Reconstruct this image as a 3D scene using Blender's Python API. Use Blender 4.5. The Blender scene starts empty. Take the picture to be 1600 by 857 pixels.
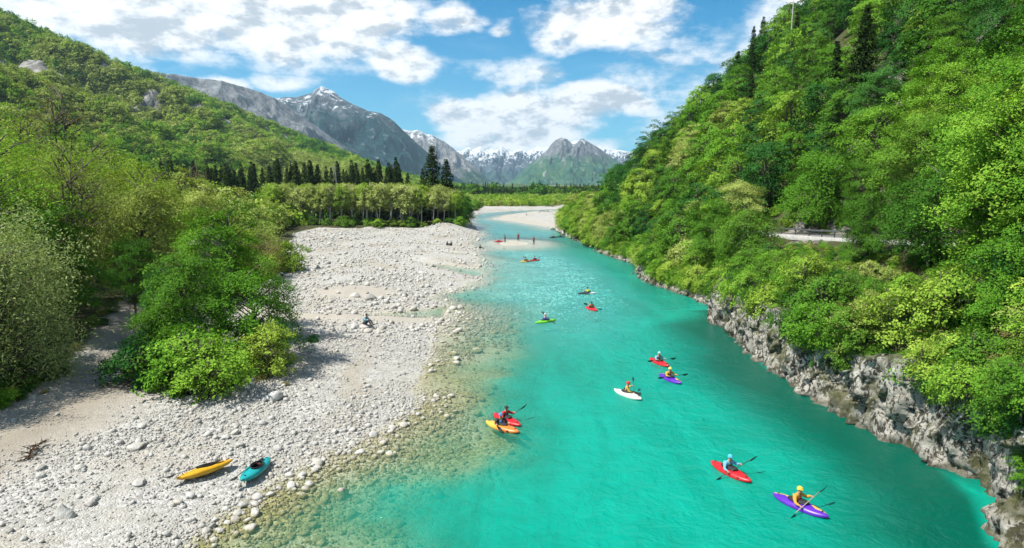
import bpy, math, random, time
import numpy as np
from mathutils import Vector, Matrix, Euler
T0 = time.time()
scene = bpy.context.scene
COL = scene.collection
R = math.radians

# ------------------------------------------------------------------ camera
cam = bpy.data.objects.new('camera', bpy.data.cameras.new('camera'))
COL.objects.link(cam)
cam.location = (0, 0, 12)
cam.rotation_euler = (R(90 - 7.77), 0, 0)
cam.data.sensor_width = 36
cam.data.lens = 22.5
cam.data.clip_start = 0.1
cam.data.clip_end = 30000
scene.camera = cam

# ------------------------------------------------------------------ sun, sky, exposure
SUN_EL = 57.0
SUN_AZ = Vector((-0.92, -0.36, 0)).normalized()          # where the sun stands, seen from above
SUN_DIR = Vector((SUN_AZ.x * math.cos(R(SUN_EL)), SUN_AZ.y * math.cos(R(SUN_EL)), math.sin(R(SUN_EL))))
sl = bpy.data.lights.new('sun', 'SUN')
sl.energy = 5.0
sl.angle = R(0.53)
sl.color = (1.0, 0.95, 0.86)
sun = bpy.data.objects.new('sun', sl)
COL.objects.link(sun)
sun.rotation_euler = (-SUN_DIR).to_track_quat('-Z', 'Y').to_euler()

scene.view_settings.view_transform = 'Standard'
scene.view_settings.look = 'None'
scene.view_settings.gamma = 1.0
scene.view_settings.exposure = 0.9
scene.render.engine = 'CYCLES'
scene.cycles.use_denoising = True
scene.cycles.use_adaptive_sampling = True
scene.cycles.adaptive_threshold = 0.02
scene.cycles.max_bounces = 5
scene.cycles.diffuse_bounces = 2
scene.cycles.glossy_bounces = 2
scene.cycles.transmission_bounces = 3
scene.cycles.transparent_max_bounces = 7
scene.cycles.volume_bounces = 0
scene.cycles.sample_clamp_indirect = 4.0


class NT:
    """small helper to write node trees"""
    def __init__(self, tree):
        self.t = tree
        self.n = tree.nodes
        self.l = tree.links

    def add(self, typ, **kw):
        nd = self.n.new(typ)
        for k, v in kw.items():
            setattr(nd, k, v)
        return nd

    def put(self, sock, v):
        if v is None:
            return
        if isinstance(v, bpy.types.NodeSocket):
            self.l.new(v, sock)
        else:
            if hasattr(sock.default_value, '__len__') and not hasattr(v, '__len__'):
                v = (v,) * len(sock.default_value)
            if hasattr(sock.default_value, '__len__') and len(sock.default_value) == 4 and len(v) == 3:
                v = tuple(v) + (1,)
            sock.default_value = v

    def m(self, op, a, b=None, c=None, clamp=False):
        nd = self.add('ShaderNodeMath', operation=op, use_clamp=clamp)
        self.put(nd.inputs[0], a)
        self.put(nd.inputs[1], b)
        self.put(nd.inputs[2], c)
        return nd.outputs[0]

    def vm(self, op, a, b=None):
        nd = self.add('ShaderNodeVectorMath', operation=op)
        self.put(nd.inputs[0], a)
        if b is not None:
            self.put(nd.inputs[3 if op == 'SCALE' else 1], b)
        return nd.outputs['Value'] if op in ('DOT_PRODUCT', 'LENGTH', 'DISTANCE') else nd.outputs[0]

    def mix(self, f, a, b, mode='MIX'):
        nd = self.add('ShaderNodeMix', data_type='RGBA', blend_type=mode)
        self.put(nd.inputs[0], f)
        self.put(nd.inputs[6], a)
        self.put(nd.inputs[7], b)
        return nd.outputs[2]

    def noise(self, vec, scale, detail=3, rough=0.5, dist=0.0, lac=2.0):
        nd = self.add('ShaderNodeTexNoise')
        self.put(nd.inputs['Vector'], vec)
        nd.inputs['Scale'].default_value = scale
        nd.inputs['Detail'].default_value = detail
        nd.inputs['Roughness'].default_value = rough
        nd.inputs['Distortion'].default_value = dist
        nd.inputs['Lacunarity'].default_value = lac
        return nd.outputs[0]

    def voro(self, vec, scale, feature='F1', rand=1.0):
        nd = self.add('ShaderNodeTexVoronoi', feature=feature)
        self.put(nd.inputs['Vector'], vec)
        nd.inputs['Scale'].default_value = scale
        nd.inputs['Randomness'].default_value = rand
        return nd

    def ramp(self, f, stops, interp='LINEAR'):
        nd = self.add('ShaderNodeValToRGB')
        cr = nd.color_ramp
        cr.interpolation = interp
        while len(cr.elements) < len(stops):
            cr.elements.new(0.5)
        for e, (p, c) in zip(cr.elements, stops):
            e.position = p
            e.color = (c, c, c, 1) if not hasattr(c, '__len__') else tuple(c) + (1,)
        self.put(nd.inputs[0], f)
        return nd.outputs[0]

    def sstep(self, f, lo, hi, a=0.0, b=1.0):
        nd = self.add('ShaderNodeMapRange', interpolation_type='SMOOTHSTEP')
        self.put(nd.inputs[0], f)
        nd.inputs[1].default_value = lo
        nd.inputs[2].default_value = hi
        nd.inputs[3].default_value = a
        nd.inputs[4].default_value = b
        return nd.outputs[0]

    def attr(self, name):
        nd = self.add('ShaderNodeAttribute', attribute_name=name)
        return nd

    def scale(self, vec, s):
        nd = self.add('ShaderNodeMapping')
        self.put(nd.inputs[0], vec)
        nd.inputs['Scale'].default_value = s
        return nd.outputs[0]

    def bump(self, h, strength=0.5, dist=0.1, normal=None):
        nd = self.add('ShaderNodeBump')
        nd.inputs['Strength'].default_value = strength
        nd.inputs['Distance'].default_value = dist
        self.put(nd.inputs['Height'], h)
        if normal is not None:
            self.put(nd.inputs['Normal'], normal)
        return nd.outputs[0]


world = bpy.data.worlds.new('World')
scene.world = world
world.use_nodes = True
world.cycles.sampling_method = 'MANUAL'
world.cycles.sample_map_resolution = 256
w = NT(world.node_tree)
w.n.clear()
sky = w.add('ShaderNodeTexSky', sky_type='NISHITA')
sky.sun_disc = False
sky.sun_elevation = R(SUN_EL)
sky.sun_rotation = math.atan2(SUN_AZ.x, SUN_AZ.y)
sky.altitude = 400
sky.air_density = 1.0
sky.dust_density = 0.3
sky.ozone_density = 3.0
tc = w.add('ShaderNodeTexCoord')
D = tc.outputs['Generated']
sp = w.add('ShaderNodeSeparateXYZ')
w.put(sp.inputs[0], D)
zz = w.m('MAXIMUM', sp.outputs[2], 0.0)
SKY_STRENGTH = 0.075
skycol = w.mix(1.0, sky.outputs[0], (0.03, 0.72, 0.96), 'MULTIPLY')
# cloud field: blobs of cumulus placed by direction (azimuth, elevation), edges eaten by noise
az = w.m('ARCTAN2', sp.outputs[0], sp.outputs[1])
el = w.m('ARCSINE', sp.outputs[2])
flat = w.add('ShaderNodeCombineXYZ')
w.put(flat.inputs[0], az)
w.put(flat.inputs[1], w.m('MULTIPLY', el, 1.9))
P = flat.outputs[0]
CLOUDS = [  # azimuth deg, elevation deg, half width, half height, weight
    (-29, 12.6, 9, 3.2, .85), (-17, 12.0, 7, 2.8, .8), (-22, 16, 12, 5, 1.0), (21, 9, 8, 4, .66), (25, 14, 8, 5, .74),
    (-33, 16.5, 15, 6.0, 1.0), (-20, 14.5, 9, 4.2, 1.0), (-45, 15, 12, 6.0, 1.0), (-13.5, 15.0, 6, 3.2, .95), (-9.0, 10.6, 3.2, 1.4, .8),
    (-60, 17, 16, 7.0, 1.0), (-5.6, 14.2, 2.6, 1.1, .7),
    (-4.2, 6.0, 4.6, 1.9, .92), (1.2, 5.6, 6.5, 2.9, 1.0), (6.5, 7.4, 5.0, 1.8, .95), (10.0, 6.8, 2.6, 1.3, .8), (0.5, 9.4, 5.0, 1.4, .62), (-1.5, 3.8, 6, 1.4, .8),
    (6.6, 13.6, 4.4, 1.7, .95), (10.6, 14.4, 3.4, 1.7, .95), (4.5, 12.2, 2.6, 1.1, .7), (13.2, 13.0, 2.0, .8, .6),
    (20, 12, 9, 3.2, .58), (24, 15.5, 7, 2.2, .62), (15, 9, 8, 2.6, .45), (5, 3.2, 8, 1.2, .6), (14, 4.5, 6, 1.6, .5),
    (-24, 8, 3.5, 1.2, .75), (-19, 8.6, 3.0, 1.0, .6), (-1.2, 13.6, 1.4, .6, .55),
    (60, 16, 18, 6, .8), (100, 14, 22, 6, .9), (150, 17, 22, 8, .9), (-100, 15, 22, 6, .9), (-150, 16, 24, 7, .9), (175, 35, 40, 12, .8), (20, 45, 30, 10, .8), (-60, 42, 26, 9, .8), (100, 48, 40, 10, .8)]
mask = None
warp = w.add('ShaderNodeTexNoise')
warp.inputs['Scale'].default_value = 7.0
warp.inputs['Detail'].default_value = 3
w.put(warp.inputs['Vector'], P)
wv = w.vm('SCALE', w.vm('SUBTRACT', warp.outputs[1], (0.5, 0.5, 0.5)), 0.11)
PW = w.vm('ADD', P, wv)
spw = w.add('ShaderNodeSeparateXYZ')
w.put(spw.inputs[0], PW)
for (a_, e_, ra, re, wt) in CLOUDS:
    dx = w.m('MULTIPLY', w.m('SUBTRACT', spw.outputs[0], R(a_)), 1 / R(ra))
    dy = w.m('MULTIPLY', w.m('SUBTRACT', spw.outputs[1], R(e_) * 1.9), 1 / (R(re) * 1.9))
    r2 = w.m('ADD', w.m('MULTIPLY', dx, dx), w.m('MULTIPLY', dy, dy))
    v = w.m('MULTIPLY', w.m('DIVIDE', 1.0, w.m('ADD', 1.0, w.m('MULTIPLY', r2, r2))), wt)
    mask = v if mask is None else w.m('MAXIMUM', mask, v)


def cloud_noise(vec):
    a1 = w.noise(vec, 8.0, 10, 0.62)
    return a1


n0 = cloud_noise(P)
n1 = cloud_noise(w.vm('ADD', P, (-0.016, 0.026, 0)))       # the same field a step toward the sun
dens = w.m('ADD', w.m('MULTIPLY', mask, 1.22), w.m('MULTIPLY', w.m('SUBTRACT', n0, 0.5), 2.3))
alpha = w.sstep(dens, 0.30, 0.95)
thick = w.sstep(dens, 0.55, 1.5)
lit = w.m('MULTIPLY', w.m('SUBTRACT', n0, n1), 5.0)
lightv = w.m('ADD', w.m('SUBTRACT', 1.0, w.m('MULTIPLY', thick, 0.22)), w.m('MULTIPLY', lit, 0.85))
ccol = w.mix(w.sstep(lightv, 0.52, 1.06), (4.3, 4.8, 5.3), (8.5, 8.55, 8.55))
hz = w.sstep(el, 0.0, 0.30, 1.0, 0.0)
skycol = w.mix(w.m('MULTIPLY', hz, 0.30), skycol, (3.6, 5.9, 7.0))
cir = w.m('MULTIPLY', w.sstep(w.noise(w.scale(P, (1.0, 2.6, 1)), 3.2, 6, 0.62, 0.6), 0.50, 0.85), 0.30)
skycol = w.mix(cir, skycol, (7.6, 8.0, 8.2))
final = w.mix(alpha, skycol, ccol)
bg = w.add('ShaderNodeBackground')
bg.inputs['Strength'].default_value = SKY_STRENGTH
w.put(bg.inputs['Color'], final)
wo = w.add('ShaderNodeOutputWorld')
w.l.new(bg.outputs[0], wo.inputs[0])

# ------------------------------------------------------------------ numpy helpers


def _hash(ix, iy, iz, seed):
    h = (ix.astype(np.int64) * 374761393 + iy.astype(np.int64) * 668265263 + iz.astype(np.int64) * 2147483647 + seed * 1274126177) & 0xFFFFFFFF
    h = ((h ^ (h >> 13)) * 1274126177) & 0xFFFFFFFF
    h = ((h ^ (h >> 16)) * 2246822519) & 0xFFFFFFFF
    return ((h ^ (h >> 15)) & 0xFFFFFF) / float(0xFFFFFF)


def vnoise(x, y, z=None, seed=0):
    """smooth value noise, -1..1"""
    x = np.asarray(x, float)
    y = np.asarray(y, float)
    z = np.zeros_like(x) if z is None else np.asarray(z, float)
    x, y, z = np.broadcast_arrays(x, y, z)
    ix, iy, iz = np.floor(x), np.floor(y), np.floor(z)
    fx, fy, fz = x - ix, y - iy, z - iz
    fx, fy, fz = [f * f * f * (f * (f * 6 - 15) + 10) for f in (fx, fy, fz)]
    out = 0
    for dx in (0, 1):
        for dy in (0, 1):
            for dz in (0, 1):
                wgt = (fx if dx else 1 - fx) * (fy if dy else 1 - fy) * (fz if dz else 1 - fz)
                out = out + wgt * _hash(ix + dx, iy + dy, iz + dz, seed)
    return out * 2 - 1


def fbm(x, y, z=None, octv=4, seed=0, gain=0.5):
    a, s, t = 1.0, 0.0, 0.0
    f = 1.0
    for o in range(octv):
        s = s + a * vnoise(np.asarray(x) * f + 17.3 * o, np.asarray(y) * f - 9.1 * o, None if z is None else np.asarray(z) * f + 3.7 * o, seed + o)
        t += a
        a *= gain
        f *= 2.03
    return s / t


def ridged(x, y, z=None, octv=4, seed=0, gain=0.55):
    a, s, t = 1.0, 0.0, 0.0
    f = 1.0
    for o in range(octv):
        n = 1 - np.abs(vnoise(np.asarray(x) * f + 7.7 * o, np.asarray(y) * f + 5.1 * o, None if z is None else np.asarray(z) * f, seed + o)) * 1.6
        s = s + a * n
        t += a
        a *= gain
        f *= 2.1
    return s / t


def mesh_np(name, verts, quads=None, tris=None, smooth=False, attrs=None, matidx=None):
    me = bpy.data.meshes.new(name)
    verts = np.ascontiguousarray(verts, dtype=np.float32)
    nq = 0 if quads is None else len(quads)
    nt = 0 if tris is None else len(tris)
    me.vertices.add(len(verts))
    me.vertices.foreach_set('co', verts.ravel())
    loops = []
    if nq:
        loops.append(np.asarray(quads, dtype=np.int32).ravel())
    if nt:
        loops.append(np.asarray(tris, dtype=np.int32).ravel())
    loops = np.concatenate(loops)
    me.loops.add(len(loops))
    me.loops.foreach_set('vertex_index', loops)
    start = np.concatenate([np.arange(nq) * 4, nq * 4 + np.arange(nt) * 3]).astype(np.int32)
    me.polygons.add(nq + nt)
    me.polygons.foreach_set('loop_start', start)
    if smooth:
        me.polygons.foreach_set('use_smooth', np.ones(nq + nt, dtype=bool))
    if matidx is not None:
        me.polygons.foreach_set('material_index', np.asarray(matidx, dtype=np.int32))
    for k, v in (attrs or {}).items():
        at_ = me.attributes.new(k, 'FLOAT', 'POINT')
        at_.data.foreach_set('value', np.ascontiguousarray(v, dtype=np.float32).ravel())
    me.update(calc_edges=True)
    me.validate()
    return me


def grid_quads(nr, nc):
    i = np.arange(nr - 1)[:, None] * nc + np.arange(nc - 1)[None, :]
    i = i.ravel()
    return np.stack([i, i + 1, i + nc + 1, i + nc], 1)


def obj(name, me, mat=None, parent=None, loc=None, rot=None, scl=None):
    o = bpy.data.objects.new(name, me)
    COL.objects.link(o)
    if mat is not None and me is not None:
        mats = mat if isinstance(mat, (list, tuple)) else [mat]
        if len(me.materials) == 0:
            for m_ in mats:
                me.materials.append(m_)
        else:
            for k, m_ in enumerate(mats):
                if me.materials[k] != m_:
                    o.material_slots[k].link = 'OBJECT'
                    o.material_slots[k].material = m_
    if parent is not None:
        o.parent = parent
    if loc is not None:
        o.location = loc
    if rot is not None:
        o.rotation_euler = rot
    if scl is not None:
        o.scale = scl if hasattr(scl, '__len__') else (scl,) * 3
    return o


def tag(o, label=None, cat=None, group=None, kind=None):
    if label:
        o['label'] = label
    if cat:
        o['category'] = cat
    if group:
        o['group'] = group
    if kind:
        o['kind'] = kind
    return o


def thing(name, label, cat, loc=(0, 0, 0), rz=0.0, group=None, scl=None):
    o = obj(name, None, loc=loc, rot=(0, 0, rz), scl=scl)
    o.empty_display_size = 0.3
    return tag(o, label, cat, group)


class MB:
    """collects shapes into one mesh"""
    def __init__(self):
        self.v, self.q, self.t, self.n = [], [], [], 0

    def add(self, v, q=None, t=None):
        v = np.asarray(v, float)
        self.v.append(v)
        if q is not None and len(q):
            self.q.append(np.asarray(q) + self.n)
        if t is not None and len(t):
            self.t.append(np.asarray(t) + self.n)
        self.n += len(v)

    def tube(self, pts, rad, sides=6, cap=True):
        pts = np.asarray(pts, float)
        n = len(pts)
        rad = np.broadcast_to(np.asarray(rad, float), (n,))
        tang = np.gradient(pts, axis=0)
        tang /= np.linalg.norm(tang, axis=1, keepdims=True) + 1e-9
        ref = np.where(np.abs(tang[:, 2:3]) > 0.9, np.array([[1.0, 0, 0]]), np.array([[0, 0, 1.0]]))
        u = np.cross(ref, tang)
        u /= np.linalg.norm(u, axis=1, keepdims=True) + 1e-9
        v = np.cross(tang, u)
        a = np.arange(sides) * 2 * np.pi / sides
        ring = pts[:, None, :] + rad[:, None, None] * (np.cos(a)[None, :, None] * u[:, None, :] + np.sin(a)[None, :, None] * v[:, None, :])
        i = np.arange(n - 1)[:, None] * sides + np.arange(sides)[None, :]
        j = np.arange(n - 1)[:, None] * sides + (np.arange(sides)[None, :] + 1) % sides
        q = np.stack([i, j, j + sides, i + sides], -1).reshape(-1, 4)
        vv = ring.reshape(-1, 3)
        t = None
        if cap:
            vv = np.vstack([vv, pts[:1], pts[-1:]])
            k = np.arange(sides)
            t = np.vstack([np.stack([(k + 1) % sides, k, np.full(sides, n * sides)], 1),
                           np.stack([(n - 1) * sides + k, (n - 1) * sides + (k + 1) % sides, np.full(sides, n * sides + 1)], 1)])
        self.add(vv, q, t)

    def box(self, c, s, rz=0.0):
        c = np.asarray(c, float)
        s = np.asarray(s, float) / 2
        p = np.array([[x, y, z] for x in (-1, 1) for y in (-1, 1) for z in (-1, 1)], float) * s
        ca, sa = math.cos(rz), math.sin(rz)
        p = np.stack([p[:, 0] * ca - p[:, 1] * sa, p[:, 0] * sa + p[:, 1] * ca, p[:, 2]], 1) + c
        self.add(p, [[0, 1, 3, 2], [4, 6, 7, 5], [0, 4, 5, 1], [2, 3, 7, 6], [0, 2, 6, 4], [1, 5, 7, 3]])

    def ellipsoid(self, c, r, nu=12, nv=8):
        th = np.linspace(0, np.pi, nv + 1)
        ph = np.arange(nu) * 2 * np.pi / nu
        v = np.stack([np.sin(th)[:, None] * np.cos(ph), np.sin(th)[:, None] * np.sin(ph), np.repeat(np.cos(th)[:, None], nu, 1)], -1).reshape(-1, 3)
        v = v * np.asarray(r) + np.asarray(c)
        i = np.arange(nv)[:, None] * nu + np.arange(nu)
        j = np.arange(nv)[:, None] * nu + (np.arange(nu) + 1) % nu
        self.add(v, np.stack([i, i + nu, j + nu, j], -1).reshape(-1, 4))

    def mesh(self, name, smooth=False):
        return mesh_np(name, np.vstack(self.v), np.vstack(self.q) if self.q else None, np.vstack(self.t) if self.t else None, smooth)


def new_mat(name):
    m = bpy.data.materials.new(name)
    m.use_nodes = True
    t = NT(m.node_tree)
    t.n.clear()
    out = t.add('ShaderNodeOutputMaterial')
    return m, t, out


def principled(t, out, col, rough=0.6, normal=None, spec=0.3, **kw):
    p = t.add('ShaderNodeBsdfPrincipled')
    t.put(p.inputs['Base Color'], col)
    t.put(p.inputs['Roughness'], rough)
    p.inputs['Specular IOR Level'].default_value = spec
    if normal is not None:
        t.put(p.inputs['Normal'], normal)
    for k, v in kw.items():
        t.put(p.inputs[k], v)
    t.l.new(p.outputs[0], out.inputs[0])
    return p


def plain(name, col, rough=0.5, var=0.12, scale=6.0, spec=0.4, coat=0.0):
    """plain coloured material with a little grain and wear"""
    m, t, out = new_mat(name)
    co = t.add('ShaderNodeTexCoord').outputs['Object']
    n = t.noise(co, scale, 4, 0.6)
    c = t.mix(t.sstep(n, 0.3, 0.75), tuple(v * (1 - var) for v in col), tuple(min(1, v * (1 + var)) for v in col))
    p = principled(t, out, c, t.sstep(n, 0.2, 0.8, rough * 0.8, min(1, rough * 1.2)), spec=spec)
    p.inputs['Coat Weight'].default_value = coat
    return m
# ------------------------------------------------------------------ the lie of the land (plan coordinates, metres, water level z = 0)
LB = np.array([(-15, 2), (-13, 12), (-10.9, 20.3), (-9.6, 23.8), (-8.0, 27.3), (-6.2, 29.9), (-5.2, 33.5), (-5.6, 39.4), (-6.2, 45.7), (-6.6, 55), (-6.6, 63.4), (-8.4, 71.1), (-3.8, 84), (-5.2, 98), (-6.0, 111.5), (-9.2, 140.5), (-8.6, 165), (-9.6, 178), (-13.4, 216.6), (-16.9, 264.1), (-16, 284), (-10, 303), (2, 325), (20, 343), (60, 356)], float)
RB = np.array([(15.5, 2), (15.8, 12), (16.3, 20.0), (18.1, 23.4), (18.5, 27.5), (17.5, 31.1), (17.5, 35.1), (17.1, 41.6), (18.2, 50.8), (20.6, 64), (19.2, 72.0), (17.0, 81.0), (19.3, 99), (16.5, 117.0), (13.6, 151.2), (12, 183)], float)
SPIT = np.array([(12, 183), (9.5, 198), (2, 218), (-7.5, 243), (-2, 280), (14, 322), (60, 334)], float)
POLY = np.vstack([LB, SPIT[::-1], RB[::-1][1:]])


def dist_poly(x, y, pl):
    best = np.full(x.shape, 1e9)
    for a, b in zip(pl[:-1], pl[1:]):
        d = b - a
        t = np.clip(((x - a[0]) * d[0] + (y - a[1]) * d[1]) / (d @ d), 0, 1)
        best = np.minimum(best, np.hypot(x - a[0] - t * d[0], y - a[1] - t * d[1]))
    return best


def in_poly(x, y, pl):
    c = np.zeros(x.shape, bool)
    n = len(pl)
    for i in range(n):
        x1, y1 = pl[i]
        x2, y2 = pl[(i + 1) % n]
        if y1 == y2:
            continue
        cond = ((y1 > y) != (y2 > y)) & (x < (x2 - x1) * (y - y1) / (y2 - y1) + x1)
        c ^= cond
    return c


def xr(y):
    return np.interp(y, np.append(RB[:, 1], [200, 260, 330, 500, 900]), np.append(RB[:, 0], [16, 34, 60, 130, 420]))


def forest_edge(y):
    return np.interp(y, [0, 20, 30, 40, 55, 70, 80, 100, 130, 155, 170, 174, 182, 215, 264, 284, 300], [-32, -30, -26, -26, -31, -33, -31, -37, -44, -52, -52, -19, -13.0, -15.5, -19.5, -19, -15])


def ground(x, y, detail=True):
    """height of river bed, gravel bars and the flat valley (left of the right bank)"""
    x = np.asarray(x, float)
    y = np.asarray(y, float)
    wob = 2.6 * fbm(x * 0.17, y * 0.17, octv=4, seed=4) if detail else 0
    dL = dist_poly(x, y, LB)
    dR = dist_poly(x, y, RB)
    dS = dist_poly(x, y, SPIT)
    ins = in_poly(x, y, POLY)
    # under water
    wsh = np.interp(y, [0, 20, 26, 33, 44, 57, 67, 81, 100, 120, 160, 200], [7.4, 6.0, 5.2, 4.0, 6.6, 7.0, 4.0, 3.4, 4, 4, 3, 3])
    slope = np.interp(y, [0, 40, 50, 60, 105, 120, 180, 400], [0.30, 0.30, 0.22, 0.07, 0.085, 0.16, 0.3, 0.3])
    sL = np.maximum(dL + wob * np.clip(dL / 2, 0, 1), 0)
    dep = np.where(sL < wsh, 0.50 * (sL / wsh) ** 1.15, 0.50 + (sL - wsh) * slope)
    dep = np.minimum(dep, 0.05 + dS * 0.09)
    deepr = 2.6 + 2.2 * np.clip(1 - dR / 7.5, 0, 1) * (y < 62)
    dep = np.minimum(dep + 2.2 * np.clip(1 - dR / 7.5, 0, 1) * (y < 62), deepr)
    dep = np.minimum(dep, np.where(y < 62, 2.6 + dR * 3.0, np.where(dR < 0.4, 0.6, 0.6 + (dR - 0.4) * 1.6)))
    # sand bar showing in mid river
    r2 = ((x - 0.2) / 6.2) ** 2 + ((y - 137.5) / 10.5) ** 2
    dep = np.minimum(dep, -0.06 + 0.24 * r2)
    # land
    rise = np.interp(y, [0, 40, 60, 130, 150, 175, 230, 400], [1.3, 1.2, 0.75, 0.8, 0.8, 0.9, 1.6, 1.2])
    far_ = np.clip((y - 186) / 14, 0, 1)
    onspit = ((dS < dL) & (y > 184)) | ((y > 300) & (dS < dL))
    land = rise * (1 - np.exp(-dL * np.interp(y, [0, 50, 140, 160, 400], [0.13, 0.13, 0.13, 0.3, 0.25])))
    land = np.where(onspit, 0.9 * (1 - np.exp(-dS * 0.07)), land)
    fe = forest_edge(y)
    land = land + 0.7 * (1 - far_) * np.clip((fe - x) / 8, 0, 1)
    land = land + 1.5 * np.exp(-(((x + 17.5) / 4.5) ** 2 + ((y - 172) / 9.0) ** 2))
    # braided channels on the bar
    ch = dist_poly(x, y, np.array([(-34, 68), (-26, 64), (-17, 59.5), (-10, 60), (-5, 61.5)], float))
    land = land - np.clip(1 - ch / 3.2, 0, 1) * 0.62
    ch2 = dist_poly(x, y, np.array([(-17, 104), (-11, 97), (-5, 88)], float))
    land = land - np.clip(1 - ch2 / 3.0, 0, 1) * 0.68
    ch3 = dist_poly(x, y, np.array([(-16, 120), (-9, 114)], float))
    land = land - np.clip(1 - ch3 / 2.5, 0, 1) * 0.62
    # smooth sand mound
    md = ((x + 17.5) / 5.0) ** 2 + ((y - 69) / 5.0) ** 2
    land = land + 0.35 * np.exp(-md)
    z = np.where(ins, -dep, land)
    if detail:
        z = z + (0.07 * fbm(x * 0.55, y * 0.55, octv=3, seed=1) + 0.11 * fbm(x * 0.13, y * 0.13, octv=2, seed=2)) * np.clip(0.35 + np.where(ins, dep * 1.5, dL), 0.0, 1.4)
    return z


def gz(x, y):
    return float(ground(np.array([x]), np.array([y]))[0])


# ---- materials of the setting
def gravel_mat():
    m, t, out = new_mat('limestone_gravel')
    g = t.add('ShaderNodeNewGeometry')
    P_ = g.outputs['Position']
    spx = t.add('ShaderNodeSeparateXYZ')
    t.put(spx.inputs[0], P_)
    v1 = t.voro(P_, 7.0)
    v2 = t.voro(P_, 19.0)
    ve = t.voro(P_, 7.0, 'DISTANCE_TO_EDGE')
    n = t.noise(P_, 0.35, 5, 0.6)
    n2 = t.noise(P_, 2.2, 4, 0.6)
    rnd = t.m('ADD', t.m('MULTIPLY', t.attr('x').outputs['Fac'], 0.0), t.m('MULTIPLY', v1.outputs['Color'], 1.0))
    peb = t.mix(t.sstep(rnd, 0.1, 0.9), (0.25, 0.243, 0.225), (0.45, 0.44, 0.415))
    fine = t.mix(t.sstep(n2, 0.3, 0.7), (0.28, 0.266, 0.235), (0.39, 0.376, 0.345))
    col = t.mix(t.sstep(n, 0.38, 0.58), fine, peb)
    col = t.mix(t.m('MULTIPLY', t.sstep(t.noise(t.scale(P_, (0.16, 0.10, 1)), 1.0, 4, 0.6, 0.6), 0.50, 0.66), 0.65), col, (0.30, 0.265, 0.205))
    sand = t.attr('sand').outputs['Fac']
    col = t.mix(sand, col, t.mix(n2, (0.300, 0.273, 0.231), (0.348, 0.321, 0.276)))
    soil = t.attr('soil').outputs['Fac']
    soilm = t.sstep(t.m('ADD', soil, t.m('MULTIPLY', t.m('SUBTRACT', n2, 0.5), 0.7)), 0.35, 0.7)
    dirt = t.mix(t.sstep(t.noise(P_, 1.1, 4, 0.65), 0.35, 0.65), (0.054, 0.045, 0.027), (0.045, 0.060, 0.018))
    col = t.mix(soilm, col, dirt)
    tan = t.attr('tan').outputs['Fac']
    col = t.mix(t.m('MULTIPLY', tan, 0.8), col, t.mix(n2, (0.180, 0.150, 0.114), (0.240, 0.210, 0.168)))
    # wet and overgrown with algae below the water line
    wet = t.sstep(t.m('ADD', spx.outputs[2], t.m('MULTIPLY', t.m('SUBTRACT', n2, 0.5), 0.12)), -0.05, 0.07, 1.0, 0.0)
    alg = t.attr('algae').outputs['Fac']
    wetc = t.mix(alg, t.mix(t.sstep(n, 0.3, 0.7), (0.44, 0.42, 0.34), (0.36, 0.36, 0.28)), t.mix(t.sstep(rnd, 0.2, 0.8), (0.13, 0.135, 0.05), (0.33, 0.31, 0.14)))
    col = t.mix(wet, col, wetc)
    h = t.m('ADD', t.m('MULTIPLY', ve.outputs['Distance'], 1.2), t.m('ADD', t.m('MULTIPLY', v2.outputs['Distance'], -0.35), t.m('MULTIPLY', n2, 0.3)))
    h = t.m('MULTIPLY', h, t.m('SUBTRACT', 1.0, t.m('MULTIPLY', sand, 0.85)))
    principled(t, out, col, 0.85, t.bump(h, 0.8, 0.08), 0.15)
    return m


def stone_mat():
    m, t, out = new_mat('limestone_cobble')
    g = t.add('ShaderNodeNewGeometry')
    oi = t.add('ShaderNodeObjectInfo')
    spx = t.add('ShaderNodeSeparateXYZ')
    t.put(spx.inputs[0], g.outputs['Position'])
    co = t.add('ShaderNodeTexCoord').outputs['Object']
    n = t.noise(co, 2.5, 5, 0.65)
    r = oi.outputs['Random']
    base = t.ramp(r, [(0.0, (0.34, 0.33, 0.305)), (0.15, (0.43, 0.42, 0.395)), (0.5, (0.48, 0.467, 0.44)), (0.75, (0.53, 0.518, 0.49)), (0.9, (0.44, 0.415, 0.365)), (1.0, (0.37, 0.36, 0.35))])
    col = t.mix(t.sstep(n, 0.35, 0.7), t.mix(1.0, base, (0.72, 0.71, 0.69), 'MULTIPLY'), base)
    wn = t.noise(g.outputs['Position'], 0.8, 3, 0.6)
    wet = t.sstep(t.m('ADD', spx.outputs[2], t.m('MULTIPLY', t.m('SUBTRACT', wn, 0.5), 0.16)), -0.04, 0.09, 1.0, 0.0)
    fary = t.sstep(spx.outputs[1], 46, 66, 1.0, 0.25)
    wetc = t.mix(t.sstep(n, 0.3, 0.7), (0.13, 0.12, 0.05), t.mix(r, (0.40, 0.34, 0.19), (0.24, 0.22, 0.11)))
    col = t.mix(t.m('MULTIPLY', wet, fary), col, wetc)
    principled(t, out, col, 0.8, t.bump(n, 0.5, 0.15), 0.2)
    return m


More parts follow.
